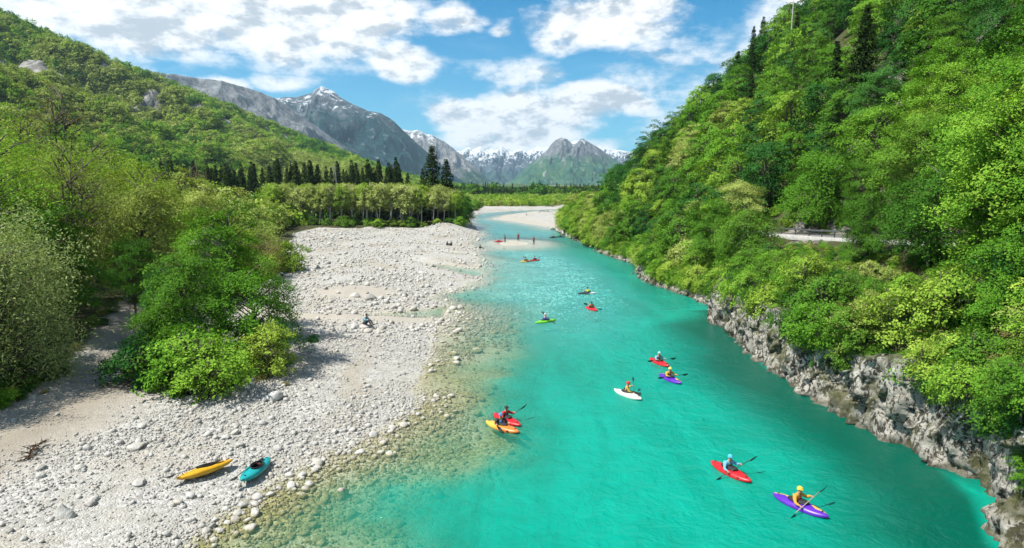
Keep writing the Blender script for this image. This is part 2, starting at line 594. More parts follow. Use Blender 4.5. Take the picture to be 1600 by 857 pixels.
def water_mat():
    m, t, out = new_mat('turquoise_river_water')
    g = t.add('ShaderNodeNewGeometry')
    P_ = g.outputs['Position']
    dep = t.attr('depth').outputs['Fac']
    rip = t.attr('riffle').outputs['Fac']
    n1 = t.noise(P_, 0.08, 4, 0.6, 1.2)
    n2 = t.noise(P_, 0.45, 4, 0.62, 1.5)
    opac = t.m('SUBTRACT', 1.0, t.m('POWER', 2.718, t.m('MULTIPLY', dep, -1.15)))
    n5 = t.noise(t.scale(P_, (0.55, 0.09, 1.0)), 1.0, 4, 0.6, 0.8)
    opac = t.m('MULTIPLY', opac, t.sstep(dep, 0.0, 0.7, 0.35, 1.0))
    tone = t.m('ADD', t.m('MULTIPLY', n1, 0.40), t.m('ADD', t.m('MULTIPLY', n2, 0.25), t.m('MULTIPLY', n5, 0.35)))
    body = t.mix(t.sstep(tone, 0.34, 0.66), (0.000, 0.205, 0.142), (0.000, 0.305, 0.222))
    body = t.mix(t.m('MULTIPLY', rip, t.sstep(n2, 0.3, 0.75, 0.45, 1.0)), body, (0.045, 0.315, 0.310))
    body = t.mix(t.sstep(t.m('ADD', dep, t.m('MULTIPLY', t.m('SUBTRACT', n1, 0.5), 1.2)), 2.3, 4.3), body, (0.000, 0.080, 0.052))
    body = t.mix(t.sstep(dep, 0.10, 0.85), (0.045, 0.285, 0.165), body)
    # broken pale water over the riffle and fine bubble streaks elsewhere
    st = t.scale(P_, (1.0, 0.42, 1.0))
    f1 = t.noise(st, 2.6, 5, 0.68, 1.6)
    f2 = t.noise(P_, 0.22, 3, 0.6)
    foam = t.sstep(t.m('ADD', f1, t.m('ADD', t.m('MULTIPLY', rip, 0.235), t.m('MULTIPLY', t.m('SUBTRACT', f2, 0.5), 0.25))), 0.675, 0.84)
    body = t.mix(t.m('MULTIPLY', foam, t.m('ADD', 0.55, t.m('MULTIPLY', rip, 0.25))), body, (0.22, 0.66, 0.57))
    opac = t.m('MAXIMUM', opac, t.m('MULTIPLY', foam, 0.45))
    wv1 = t.noise(P_, 1.1, 4, 0.6, 0.8)
    wv2 = t.noise(P_, 4.2, 3, 0.6, 0.6)
    h = t.m('ADD', t.m('MULTIPLY', wv1, 1.0), t.m('MULTIPLY', wv2, 0.30))
    amp = t.m('ADD', 0.62, t.m('MULTIPLY', rip, 0.7))
    nb = t.bump(t.m('MULTIPLY', h, amp), 1.0, 0.20)
    dif = t.add('ShaderNodeBsdfDiffuse')
    t.put(dif.inputs['Color'], body)
    t.put(dif.inputs['Normal'], nb)
    tr = t.add('ShaderNodeBsdfTransparent')
    t.put(tr.inputs['Color'], t.mix(t.sstep(dep, 0.1, 1.1), (0.98, 0.98, 0.95), (0.58, 0.86, 0.66)))
    mx = t.add('ShaderNodeMixShader')
    t.put(mx.inputs[0], opac)
    t.l.new(tr.outputs[0], mx.inputs[1])
    t.l.new(dif.outputs[0], mx.inputs[2])
    gl = t.add('ShaderNodeBsdfGlossy')
    gl.inputs['Roughness'].default_value = 0.20
    t.put(gl.inputs['Normal'], nb)
    fr = t.add('ShaderNodeFresnel')
    fr.inputs['IOR'].default_value = 1.33
    mx2 = t.add('ShaderNodeMixShader')
    t.put(mx2.inputs[0], t.m('MULTIPLY', fr.outputs[0], 0.85))
    t.l.new(mx.outputs[0], mx2.inputs[1])
    t.l.new(gl.outputs[0], mx2.inputs[2])
    t.l.new(mx2.outputs[0], out.inputs[0])
    return m


def cliff_mat():
    m, t, out = new_mat('weathered_limestone_cliff')
    g = t.add('ShaderNodeNewGeometry')
    P_ = g.outputs['Position']
    spx = t.add('ShaderNodeSeparateXYZ')
    t.put(spx.inputs[0], P_)
    n = t.noise(P_, 0.9, 6, 0.65)
    n2 = t.noise(t.scale(P_, (1, 1, 0.55)), 3.6, 6, 0.7, 0.8)
    n3 = t.noise(P_, 0.40, 4, 0.65)
    n4 = t.noise(P_, 11.0, 4, 0.7)
    col = t.mix(t.sstep(n, 0.3, 0.7), (0.24, 0.225, 0.195), (0.43, 0.415, 0.37))
    col = t.mix(t.sstep(t.m('ADD', n2, t.m('MULTIPLY', t.m('SUBTRACT', n, 0.5), 0.35)), 0.47, 0.56), col, (0.046, 0.042, 0.034))           # black lichen streaks, plus the shade of pits and cavities painted in
    col = t.mix(t.m('MULTIPLY', t.sstep(n4, 0.55, 0.68), 0.6), col, (0.062, 0.056, 0.043))
    col = t.mix(t.m('MULTIPLY', t.sstep(n3, 0.50, 0.62), 0.85), col, (0.074, 0.074, 0.031))
    spn = t.add('ShaderNodeSeparateXYZ')
    t.put(spn.inputs[0], g.outputs['Normal'])
    moss = t.m('MULTIPLY', t.sstep(spn.outputs[2], 0.35, 0.8), t.sstep(t.m('ADD', n, t.m('MULTIPLY', spx.outputs[2], 0.06)), 0.5, 0.72))
    col = t.mix(t.m('MULTIPLY', moss, 0.8), col, (0.040, 0.053, 0.014))
    wet = t.sstep(t.m('ADD', spx.outputs[2], t.m('MULTIPLY', t.m('SUBTRACT', n, 0.5), 0.5)), 0.0, 0.34, 1.0, 0.0)
    col = t.mix(t.m('MULTIPLY', wet, 0.75), col, (0.081, 0.074, 0.053))
    h = t.m('ADD', t.m('MULTIPLY', n2, -0.8), t.m('MULTIPLY', n4, 0.35))
    principled(t, out, col, 0.9, t.bump(h, 0.9, 0.14), 0.15)
    return m


def slope_mat(name, a, b, c, s1=0.25, s2=1.4, rock=None, z0=None):
    m, t, out = new_mat(name)
    g = t.add('ShaderNodeNewGeometry')
    P_ = g.outputs['Position']
    n = t.noise(P_, s1, 5, 0.62)
    n2 = t.noise(P_, s2, 5, 0.65)
    col = t.mix(t.sstep(n, 0.35, 0.65), a, b)
    col = t.mix(t.sstep(n2, 0.52, 0.7), col, c)
    if rock:
        spn = t.add('ShaderNodeSeparateXYZ')
        t.put(spn.inputs[0], g.outputs['Normal'])
        rk = t.attr('rock').outputs['Fac']
        rc = t.mix(t.sstep(t.noise(t.scale(P_, (1, 1, .4)), s2 * 0.5, 7, 0.7), 0.38, 0.62), tuple(v * 0.42 for v in rock), rock)
        col = t.mix(t.sstep(t.m('ADD', rk, t.m('MULTIPLY', t.m('SUBTRACT', n2, 0.5), 0.9)), 0.42, 0.6), col, rc)
    principled(t, out, col, 0.95, t.bump(n2, 0.8, 0.5 / s2), 0.1)
    return m


M = {}
M['gravel'] = gravel_mat()
M['stone'] = stone_mat()
M['water'] = water_mat()
M['cliff'] = cliff_mat()
M['hill'] = slope_mat('leaf_litter_hillside', (0.055, 0.05, 0.025), (0.05, 0.065, 0.02), (0.10, 0.09, 0.06), 0.35, 1.8, rock=(0.24, 0.225, 0.20))
M['valley'] = slope_mat('valley_meadow', (0.09, 0.12, 0.03), (0.13, 0.15, 0.045), (0.07, 0.085, 0.025), 0.03, 0.3)
M['lefthill'] = slope_mat('wooded_hill_ground', (0.055, 0.075, 0.02), (0.10, 0.125, 0.03), (0.07, 0.08, 0.03), 0.03, 0.22, rock=(0.30, 0.29, 0.27))

# ---- gravel bars and river bed
ys = np.concatenate([np.arange(6, 60, 0.42), np.geomspace(60, 420, 190)])
xs = np.concatenate([np.arange(-170, -46, 1.5), np.arange(-46, 26, 0.36), np.arange(26, 74, 2.0)])
GX, GY = np.meshgrid(xs, ys)
GZ = ground(GX, GY)
under_right = (GX > xr(GY) - 1.2) & (GY < 150)
GZ = np.where(under_right, np.minimum(GZ, -2.2), GZ)
GZ = np.where((GX > xr(GY) + 0.3) & (GY >= 150) & (GY < 186), -2.2, GZ)


def ground_attrs(x, y):
    soil = np.clip((forest_edge(y) - x) / 2.5 + 0.3, 0, 1)
    bushy = np.exp(-(((x + 18.9) / 4.0) ** 2 + ((y - 39) / 6.5) ** 2) * 1.3)
    soil = np.maximum(soil, np.clip(bushy * 1.6 - 0.5, 0, 1))
    tan = np.clip(1 - dist_poly(x, y, np.array([(-24, 18), (-22.5, 24), (-21.6, 29), (-22.4, 34.5), (-26.8, 44), (-31.5, 54), (-36, 64)], float)) / 4.0, 0, 1)
    soil = np.clip(soil - 1.6 * tan, 0, 1)
    sand = np.clip(1.5 - (((x + 17.0) / 4.6) ** 2 + ((y - 68.5) / 4.6) ** 2), 0, 1)
    sand = np.maximum(sand, np.clip(1.4 - dist_poly(x, y, np.array([(-27, 60), (-18, 55.5), (-9, 56.5)], float)) / 2.3, 0, 1))
    sand = np.maximum(sand, np.clip(1.5 - (((x - .2) / 7) ** 2 + ((y - 137) / 11) ** 2), 0, 1))
    sand = np.maximum(sand, np.clip(1 - dist_poly(x, y, SPIT) / 12, 0, 1) * (y > 190))
    sand = np.maximum(sand, tan * 0.8)
    algae = np.clip((54 - y) / 10, 0, 1) * np.clip(0.72 + 0.7 * fbm(x * 0.35, y * 0.35, octv=3, seed=9), 0, 1)
    algae = np.maximum(algae, np.clip(1.4 - dist_poly(x, y, np.array([(-6, 64), (-2, 58), (1, 53)], float)) / 2.5, 0, 1) * 0.7)
    return dict(soil=soil, sand=sand, tan=tan, algae=algae)


GRAVEL = obj('gravel_bank', mesh_np('gravel_bank', np.stack([GX, GY, GZ], -1).reshape(-1, 3), grid_quads(*GX.shape), smooth=True,
             attrs=ground_attrs(GX, GY)), M['gravel'])
tag(GRAVEL, 'pale limestone gravel bank and bed of the river', kind='structure')

# ---- water
wy = np.concatenate([np.arange(5, 60, 0.55), np.geomspace(60, 380, 150)])
wx = np.arange(-40, 62, 0.55)
WX, WY = np.meshgrid(wx, wy)
WZ = ground(WX, WY)
dR_ = dist_poly(WX, WY, RB)
wdep = np.clip(-WZ, 0, 5)
right = (WX > xr(WY) - 1.0) & (WY < 186)
near_rock = (WX > xr(WY) - 6) & (WY < 186)
wdep = np.where(right & (WY < 62), np.maximum(wdep, 2.6 + 3.5 * np.clip(fbm(WX * 0.25, WY * 0.18, octv=2, seed=31) + 0.45, 0, 0.7)), wdep)
wdep = np.where(right & (WY >= 62), np.maximum(wdep, 0.5 + 0.9 * np.clip(fbm(WX * 0.3, WY * 0.22, octv=2, seed=31) + 0.45, 0, 1.2)), wdep)
riffle = np.clip(1.25 - (((WX - 3 + (WY - 75) * 0.03) / 11.0) ** 2 + ((WY - 86) / 38.0) ** 2), 0, 1) + 0.55 * np.clip((WY - 90) / 60, 0, 1)
riffle = np.clip(riffle, 0, 1)
keep = (WX > -36) & ((WX < xr(WY) + 4) | (WY > 186))
WV = np.stack([WX, WY, np.zeros_like(WX)], -1).reshape(-1, 3)
WQ = grid_quads(*WX.shape)
kq = keep.ravel()[WQ].all(1)
river = obj('river_water', mesh_np('river_water', WV, WQ[kq], smooth=True, attrs=dict(depth=wdep, riffle=riffle)), M['water'])
tag(river, 'turquoise river water flowing down the valley', kind='structure')

# ---- right bank: hillside with a road cut into it
ROAD_D0, ROAD_D1 = 9.2, 14.0


def road_z(y):
    return np.interp(y, [-20, 20, 36, 48, 60, 75, 90, 140, 220, 400], [9.4, 9.2, 8.7, 7.9, 7.2, 6.6, 6.0, 5.0, 5, 5])


def cliff_top(y):
    return np.interp(y, [0, 18, 24, 30, 40, 48, 56, 60, 66, 76, 84, 95, 110, 125, 200], [4.9, 4.6, 4.4, 4.1, 3.8, 4.0, 4.0, 3.2, 1.2, 1.0, 2.0, 1.3, 0.8, 0.5, 0.5])


def right_hill(d, y, detail=True):
    d = np.asarray(d, float)
    y = np.asarray(y, float)
    ct = cliff_top(y)
    rz = road_z(y)
    low = ct + (rz - 0.1 - ct) * np.clip((d - 1.2) / (ROAD_D0 - 0.6 - 1.2), 0, 1) ** 0.9
    low = np.where(d < 1.2, ct * np.clip(d / 1.2, 0, 1) - 0.6, low)
    e = d - ROAD_D1 - 0.6
    steep = 1.02 - 0.10 * np.clip((y - 60) / 100, 0, 1)
    up = rz + np.where(e < 1.6, e * 1.25, 2.0 + (e - 1.6) * steep)
    up = np.where(e > 170, rz + 2 + 168.4 * steep + (e - 170) * 0.35, up)
    z = np.where(e > 0, up, np.where(d > ROAD_D0 - 0.6, rz - 0.12, low))
    if detail:
        amp = np.clip(e / 14, 0, 1)
        z = z + amp * (5.0 * fbm(d * 0.022, y * 0.022, octv=3, seed=12) + 1.3 * fbm(d * 0.12, y * 0.12, octv=3, seed=13))
    return z * np.where(y > 230, np.clip(1 - (y - 230) / 520, 0.25, 1), 1.0)


hd = np.concatenate([np.arange(0.9, 16, 0.5), np.arange(16, 60, 1.5), np.geomspace(60, 460, 40)])
hy = np.concatenate([np.arange(-30, 130, 1.2), np.geomspace(130, 760, 70)])
HD, HY = np.meshgrid(hd, hy)
HZ = right_hill(HD, HY)
rockm = np.clip((np.abs(HD - ROAD_D1 - 1.6) < 1.6) * 0.35 + 0.55 * (fbm(HD * 0.05, HY * 0.05, octv=3, seed=15) > 0.34), 0, 1)
hill = obj('right_hillside', mesh_np('right_hillside', np.stack([HD + xr(HY), HY, HZ], -1).reshape(-1, 3), grid_quads(*HD.shape)[:, ::-1], smooth=True, attrs=dict(rock=rockm)), M['hill'])
tag(hill, 'steep wooded hillside ground on the right bank', kind='structure')

# rocky cliff along the water, displaced rock
cy = np.concatenate([np.arange(10, 66, 0.10), np.geomspace(66, 128, 330)])
cs = np.linspace(0, 1, 56)
CS, CYY = np.meshgrid(cs, cy)
ct = cliff_top(CYY) * (1 + 0.15 * fbm(CYY * 0.3, CYY * 0 + 3, octv=2, seed=41))
prof_d = np.interp(CS, [0, 0.18, 0.35, 0.6, 0.8, 0.9, 1.0], [-0.55, -0.25, 0.0, 0.35, 0.7, 1.1, 2.0])
prof_z = np.interp(CS, [0, 0.18, 0.35, 0.6, 0.8, 0.9, 1.0], [-1.9, -0.25, 0.22, 0.62, 0.98, 1.03, 1.0])
cz = np.where(prof_z > 0, prof_z * ct, prof_z)
flatten = np.clip((2.2 - ct) / 1.6, 0, 1)
prof_d = prof_d - flatten * 0.5 * np.clip(1 - CS, 0, 1)
zz_ = cz * 1.0


def cells(u, v, seed):
    """block pattern: random value per cell and distance to the nearest joint"""
    iu, iv = np.floor(u), np.floor(v)
    f1 = np.full(u.shape, 9.0)
    f2 = np.full(u.shape, 9.0)
    val = np.zeros(u.shape)
    tilt = np.zeros(u.shape)
    for a in (-1, 0, 1):
        for b in (-1, 0, 1):
            cu, cv = iu + a, iv + b
            zc0 = np.zeros_like(cu)
            pu, pv = cu + 0.1 + 0.8 * _hash(cu, cv, zc0, seed), cv + 0.1 + 0.8 * _hash(cu, cv, zc0, seed + 1)
            d_ = np.hypot(u - pu, v - pv)
            nearer = d_ < f1
            f2 = np.where(nearer, f1, np.minimum(f2, d_))
            val = np.where(nearer, _hash(cu, cv, zc0, seed + 2), val)
            tilt = np.where(nearer, (u - pu) * (_hash(cu, cv, zc0, seed + 3) - 0.5) + (v - pv) * (_hash(cu, cv, zc0, seed + 4) - 0.35), tilt)
            f1 = np.where(nearer, d_, f1)
    return val, f2 - f1, tilt


wq = 0.35 * fbm(CYY * 0.7, zz_ * 0.7, octv=3, seed=48)
b1, j1, t1 = cells(CYY * 0.42 + zz_ * 0.16 + wq, zz_ * 0.26 - CYY * 0.05 + wq, 70)
b2, j2, t2 = cells(CYY * 1.15 + zz_ * 0.42 + wq * 1.5, zz_ * 0.75 - CYY * 0.12 + wq, 80)
b3, j3, t3 = cells(CYY * 2.9 + zz_ * 0.9 + wq * 2, zz_ * 2.2 - CYY * 0.2 + wq, 90)
butt = 0.9 * fbm(CYY * 0.16, zz_ * 0.06, octv=2, seed=45) + 1.15 * (b1 - 0.5) + 1.0 * t1
blocks = 0.42 * (b2 - 0.5) + 0.7 * t2 + 0.13 * (b3 - 0.5) + 0.22 * t3
crack = -0.45 * np.clip(1 - j1 / 0.13, 0, 1) - 0.24 * np.clip(1 - j2 / 0.12, 0, 1) - 0.07 * np.clip(1 - j3 / 0.12, 0, 1)
fine_ = 0.10 * fbm(CYY * 3.2, zz_ * 3.2, prof_d * 2, octv=4, seed=44, gain=.6)
ampf = np.clip(ct / 2.6, 0.35, 1) * np.clip((1.0 - CS) * 9, 0, 1)
off = -(butt + blocks + crack + fine_) * ampf
endf = np.clip((128 - CYY) / 10, 0, 1)
CXX = xr(CYY) + prof_d + off
CZZ = cz + ampf * 0.32 * fbm(CYY * 0.9, zz_ * 1.4, octv=3, seed=46) * (CS > 0.1) - (1 - endf) * 0.9
cliff = obj('rock_cliff', mesh_np('rock_cliff', np.stack([CXX, CYY, CZZ], -1).reshape(-1, 3), grid_quads(*CXX.shape)[:, ::-1], smooth=False), M['cliff'])
tag(cliff, 'grey weathered limestone cliff along the right bank at the waterline', kind='structure')

# ---- valley floor reaching far beyond the frame
vy = np.concatenate([np.arange(-400, 420, 20.0), np.geomspace(420, 9000, 60)])
vx = np.concatenate([-np.geomspace(170, 6000, 40)[::-1], np.arange(-150, 80, 10.0), np.geomspace(90, 6000, 40)])
VX, VY = np.meshgrid(vx, vy)
VZ = 1.3 + 0.5 * fbm(VX * 0.01, VY * 0.01, octv=3, seed=21) - 6.0 * ((VX > -160) & (VX < 66) & (VY > 10) & (VY < 405)) + np.clip((VY - 900) / 3000, 0, 2) * 20
VZ = np.where((VX > 10) & (VY < 300), -6, VZ)
valley = obj('valley_floor', mesh_np('valley_floor', np.stack([VX, VY, VZ], -1).reshape(-1, 3), grid_quads(*VX.shape), smooth=True), M['valley'])
tag(valley, 'flat green valley floor beyond the river bend', kind='structure')


# ---- left hill and mountains, crest lines with depth
def mountain(name, crest, base, cols, rows, back, mat, spur=0.10, seed=0, shape=1.25, crag=0.0, fmul=1.0, attrs=None, crest_noise=0.0):
    """crest and base: lists of (x, y, z) and (x, y, z); front slope between them, a back slope behind"""
    crest = np.array(crest, float)
    base = np.array(base, float)
    s = np.linspace(0, 1, cols)
    sc = np.concatenate([[0], np.cumsum(np.linalg.norm(np.diff(crest[:, :2], axis=0), axis=1))])
    sc /= sc[-1]
    C = np.stack([np.interp(s, sc, crest[:, k]) for k in range(3)], 1)
    sb = np.linspace(0, 1, len(base))
    B = np.stack([np.interp(s, sb, base[:, k]) for k in range(3)], 1)
    hgt = (C[:, 2] - B[:, 2]).max()
    C[:, 2] += crest_noise * hgt * fbm(s * cols * 0.09, s * 0, octv=4, seed=seed + 9, gain=0.6)
    nb = rows // 3
    t = np.concatenate([np.linspace(-1, 0, nb, endpoint=False), np.linspace(0, 1, rows)])
    Tt, S = np.meshgrid(t, s)
    tt = np.clip(Tt, 0, 1)
    bk = np.clip(-Tt, 0, 1)
    X = C[:, 0][:, None] * (1 - tt) + B[:, 0][:, None] * tt
    Y = C[:, 1][:, None] * (1 - tt) + B[:, 1][:, None] * tt
    vx_, vy_ = C[:, 0] - B[:, 0], C[:, 1] - B[:, 1]
    ln = np.hypot(vx_, vy_) + 1e-6
    X = X + (vx_ / ln)[:, None] * bk * back
    Y = Y + (vy_ / ln)[:, None] * bk * back
    zf = B[:, 2][:, None] + (C[:, 2] - B[:, 2])[:, None] * (1 - tt) ** shape
    zb = (C[:, 2])[:, None] * (1 - bk) + (-30) * bk
    Z = np.where(Tt < 0, zb, zf)
    k = fmul / hgt
    env = np.clip(tt * 5, 0, 1) * np.clip((1 - tt) * 3, 0, 1)
    hh = np.maximum(C[:, 2] - B[:, 2], 0.15 * hgt)[:, None]
    rg = ridged(X * k * 1.6, Y * k * 1.6, octv=5, seed=seed) - 0.45
    Z = Z + env * hh * spur * 2.2 * rg + np.clip(tt * 12, 0, 1) * np.clip((1 - tt) * 4, 0, 1) * hh * crag * fbm(X * k * 9, Y * k * 9, octv=4, seed=seed + 3, gain=0.62)
    X = X + env * hh * 0.10 * fbm(X * k * 3, Z * k * 3, octv=3, seed=seed + 5)
    V = np.stack([X, Y, Z], -1)
    at_ = attrs(V, tt) if attrs else None
    me = mesh_np(name, V.reshape(-1, 3), grid_quads(*X.shape), smooth=True, attrs=at_)
    me.flip_normals() if False else None
    o = obj(name, me, mat)
    return o, V, Tt


def ray(px, py, dist):
    """a point on the ground plan at a bearing and a given distance ahead (mountain crest heights)"""
    return ((px - 800) / 1000 * dist, dist, 12 + (292 - py) / 1000 * dist)


def mountain_mat(name, zs, forest, meadow, rock, pale, snow_z=None, fz=(0.2, 0.5), sc=1.0):
    """bands by height (zs = crest height): forest below, meadow, rock and scree, snow in hollows near the top"""
    m, t, out = new_mat(name)
    g = t.add('ShaderNodeNewGeometry')
    P_ = g.outputs['Position']
    spx = t.add('ShaderNodeSeparateXYZ')
    t.put(spx.inputs[0], P_)
    spn = t.add('ShaderNodeSeparateXYZ')
    t.put(spn.inputs[0], g.outputs['Normal'])
    k = sc / zs
    n = t.noise(P_, 5 * k, 7, 0.62)
    n2 = t.noise(P_, 22 * k, 7, 0.68)
    n3 = t.noise(t.scale(P_, (1, 1, 0.35)), 14 * k, 8, 0.7, 0.5)
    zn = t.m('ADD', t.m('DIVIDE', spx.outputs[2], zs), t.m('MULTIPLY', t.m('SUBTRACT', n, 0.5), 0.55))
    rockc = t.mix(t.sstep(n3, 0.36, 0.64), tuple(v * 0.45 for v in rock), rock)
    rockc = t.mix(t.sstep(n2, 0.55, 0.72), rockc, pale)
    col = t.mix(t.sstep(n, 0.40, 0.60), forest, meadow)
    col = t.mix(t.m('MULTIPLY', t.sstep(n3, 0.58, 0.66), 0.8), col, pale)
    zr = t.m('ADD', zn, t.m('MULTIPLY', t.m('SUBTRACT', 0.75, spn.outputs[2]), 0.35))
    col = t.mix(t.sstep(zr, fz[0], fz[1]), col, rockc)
    if snow_z is not None:
        sn = t.m('ADD', t.m('DIVIDE', spx.outputs[2], zs), t.m('ADD', t.m('MULTIPLY', t.m('SUBTRACT', n3, 0.5), 2.4), t.m('MULTIPLY', t.m('SUBTRACT', spn.outputs[2], 0.6), 0.45)))
        col = t.mix(t.sstep(sn, snow_z, snow_z + 0.05), col, (0.56, 0.575, 0.60))
    principled(t, out, col, 0.95, t.bump(n3, 1.0, 0.05 * zs), 0.05)
    return m


# wooded hill on the left
hc = [ray(-420, -120, 560), ray(-200, -60, 620), ray(0, 22, 700), ray(60, 52, 740), ray(130, 82, 790), ray(200, 110, 850), ray(280, 141, 910), ray(340, 166, 950), ray(400, 191, 1000), ray(460, 214, 1060), ray(530, 240, 1130), ray(590, 266, 1200), ray(650, 288, 1280), ray(720, 296, 1360)]
hb = [(-330, 90, 0), (-260, 170, 0), (-190, 260, 0), (-165, 400, 0), (-150, 600, 0), (-130, 800, 0), (-80, 1000, 0), (-60, 1150, 0)]


def hill_attr(V, tt):
    x, y, z = V[..., 0], V[..., 1], V[..., 2]
    r = fbm(x * 0.011, y * 0.007, z * 0.012, octv=4, seed=33, gain=.6)
    r2 = np.clip((r + 0.01) * 5.0, 0, 1) * np.clip((z - 55) / 50, 0, 1) * (tt > 0.02)
    return dict(rock=r2)


lefthill, LHV, LHT = mountain('left_hill', hc, hb, 260, 150, 300, M['lefthill'], spur=0.16, seed=3, shape=1.12, crag=0.035, attrs=hill_attr)
tag(lefthill, 'broad wooded hill rising behind the left bank', kind='structure')

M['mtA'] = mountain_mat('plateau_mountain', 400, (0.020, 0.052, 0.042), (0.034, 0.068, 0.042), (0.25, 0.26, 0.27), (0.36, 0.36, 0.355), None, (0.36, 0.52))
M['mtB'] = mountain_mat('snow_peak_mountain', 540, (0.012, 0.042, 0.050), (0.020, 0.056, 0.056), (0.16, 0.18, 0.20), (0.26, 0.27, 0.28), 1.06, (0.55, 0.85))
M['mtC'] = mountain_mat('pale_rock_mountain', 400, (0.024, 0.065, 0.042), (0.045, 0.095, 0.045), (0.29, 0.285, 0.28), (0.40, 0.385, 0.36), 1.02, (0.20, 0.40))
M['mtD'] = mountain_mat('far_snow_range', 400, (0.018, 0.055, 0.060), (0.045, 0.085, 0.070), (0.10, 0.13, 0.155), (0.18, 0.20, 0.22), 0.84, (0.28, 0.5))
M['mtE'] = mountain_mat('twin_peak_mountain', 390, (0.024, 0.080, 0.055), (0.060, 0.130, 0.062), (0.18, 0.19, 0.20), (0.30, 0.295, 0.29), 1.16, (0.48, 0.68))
M['mtF'] = slope_mat('foothill_meadow', (0.068, 0.109, 0.031), (0.041, 0.075, 0.024), (0.088, 0.129, 0.041), 0.01, 0.05)

mA = [ray(120, 70, 2100), ray(200, 105, 2150), ray(240, 118, 2200), ray(270, 122, 2200), ray(300, 125, 2250), ray(330, 130, 2300), ray(360, 132, 2300), ray(385, 140, 2350), ray(410, 147, 2400), ray(440, 159, 2450), ray(460, 172, 2500), ray(485, 190, 2550), ray(530, 222, 2650), ray(600, 262, 2800), ray(660, 292, 2900)]
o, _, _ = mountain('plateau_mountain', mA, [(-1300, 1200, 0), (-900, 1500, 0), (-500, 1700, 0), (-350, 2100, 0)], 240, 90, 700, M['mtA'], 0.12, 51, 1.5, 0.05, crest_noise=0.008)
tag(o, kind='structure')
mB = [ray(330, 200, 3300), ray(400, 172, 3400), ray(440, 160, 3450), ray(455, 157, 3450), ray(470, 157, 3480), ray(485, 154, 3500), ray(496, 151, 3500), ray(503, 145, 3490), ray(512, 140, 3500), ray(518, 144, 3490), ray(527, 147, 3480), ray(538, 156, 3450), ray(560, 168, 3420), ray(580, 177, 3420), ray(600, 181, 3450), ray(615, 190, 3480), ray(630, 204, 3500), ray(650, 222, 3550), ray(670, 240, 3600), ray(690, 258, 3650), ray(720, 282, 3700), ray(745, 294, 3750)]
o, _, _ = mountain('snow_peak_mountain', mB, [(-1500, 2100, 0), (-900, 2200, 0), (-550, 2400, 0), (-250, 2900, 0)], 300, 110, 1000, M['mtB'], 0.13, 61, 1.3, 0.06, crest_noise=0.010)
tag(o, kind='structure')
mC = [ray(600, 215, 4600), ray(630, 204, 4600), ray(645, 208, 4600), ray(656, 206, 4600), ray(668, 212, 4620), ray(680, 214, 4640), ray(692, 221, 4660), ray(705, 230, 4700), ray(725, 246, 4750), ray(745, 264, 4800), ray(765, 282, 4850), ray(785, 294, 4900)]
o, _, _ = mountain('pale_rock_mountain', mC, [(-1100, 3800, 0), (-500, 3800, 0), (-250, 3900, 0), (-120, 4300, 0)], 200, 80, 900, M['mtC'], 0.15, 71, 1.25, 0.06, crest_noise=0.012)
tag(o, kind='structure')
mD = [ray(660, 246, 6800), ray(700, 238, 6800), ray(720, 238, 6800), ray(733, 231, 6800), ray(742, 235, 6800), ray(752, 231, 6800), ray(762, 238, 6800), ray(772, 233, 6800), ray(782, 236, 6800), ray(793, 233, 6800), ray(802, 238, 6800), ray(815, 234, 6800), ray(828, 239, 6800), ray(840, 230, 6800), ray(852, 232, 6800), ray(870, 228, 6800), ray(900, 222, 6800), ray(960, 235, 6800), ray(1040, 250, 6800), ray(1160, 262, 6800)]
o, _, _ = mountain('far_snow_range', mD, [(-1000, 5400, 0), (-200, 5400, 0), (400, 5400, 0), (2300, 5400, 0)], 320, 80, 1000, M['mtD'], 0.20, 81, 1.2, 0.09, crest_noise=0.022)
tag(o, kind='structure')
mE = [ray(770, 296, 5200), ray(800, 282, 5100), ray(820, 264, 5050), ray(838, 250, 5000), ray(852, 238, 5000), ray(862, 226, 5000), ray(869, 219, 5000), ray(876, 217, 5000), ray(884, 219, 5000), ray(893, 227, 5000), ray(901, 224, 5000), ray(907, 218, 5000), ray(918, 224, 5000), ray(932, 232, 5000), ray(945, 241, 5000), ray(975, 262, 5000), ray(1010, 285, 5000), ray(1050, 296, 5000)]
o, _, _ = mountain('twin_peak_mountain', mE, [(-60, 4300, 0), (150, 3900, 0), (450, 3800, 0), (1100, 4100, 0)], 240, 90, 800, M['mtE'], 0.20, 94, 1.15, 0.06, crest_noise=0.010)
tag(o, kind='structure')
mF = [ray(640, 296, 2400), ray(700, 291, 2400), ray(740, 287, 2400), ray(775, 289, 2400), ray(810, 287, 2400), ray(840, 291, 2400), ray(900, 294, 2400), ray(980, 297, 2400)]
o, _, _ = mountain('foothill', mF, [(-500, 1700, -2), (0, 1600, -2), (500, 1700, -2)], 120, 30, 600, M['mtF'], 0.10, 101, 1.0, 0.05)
tag(o, kind='structure')
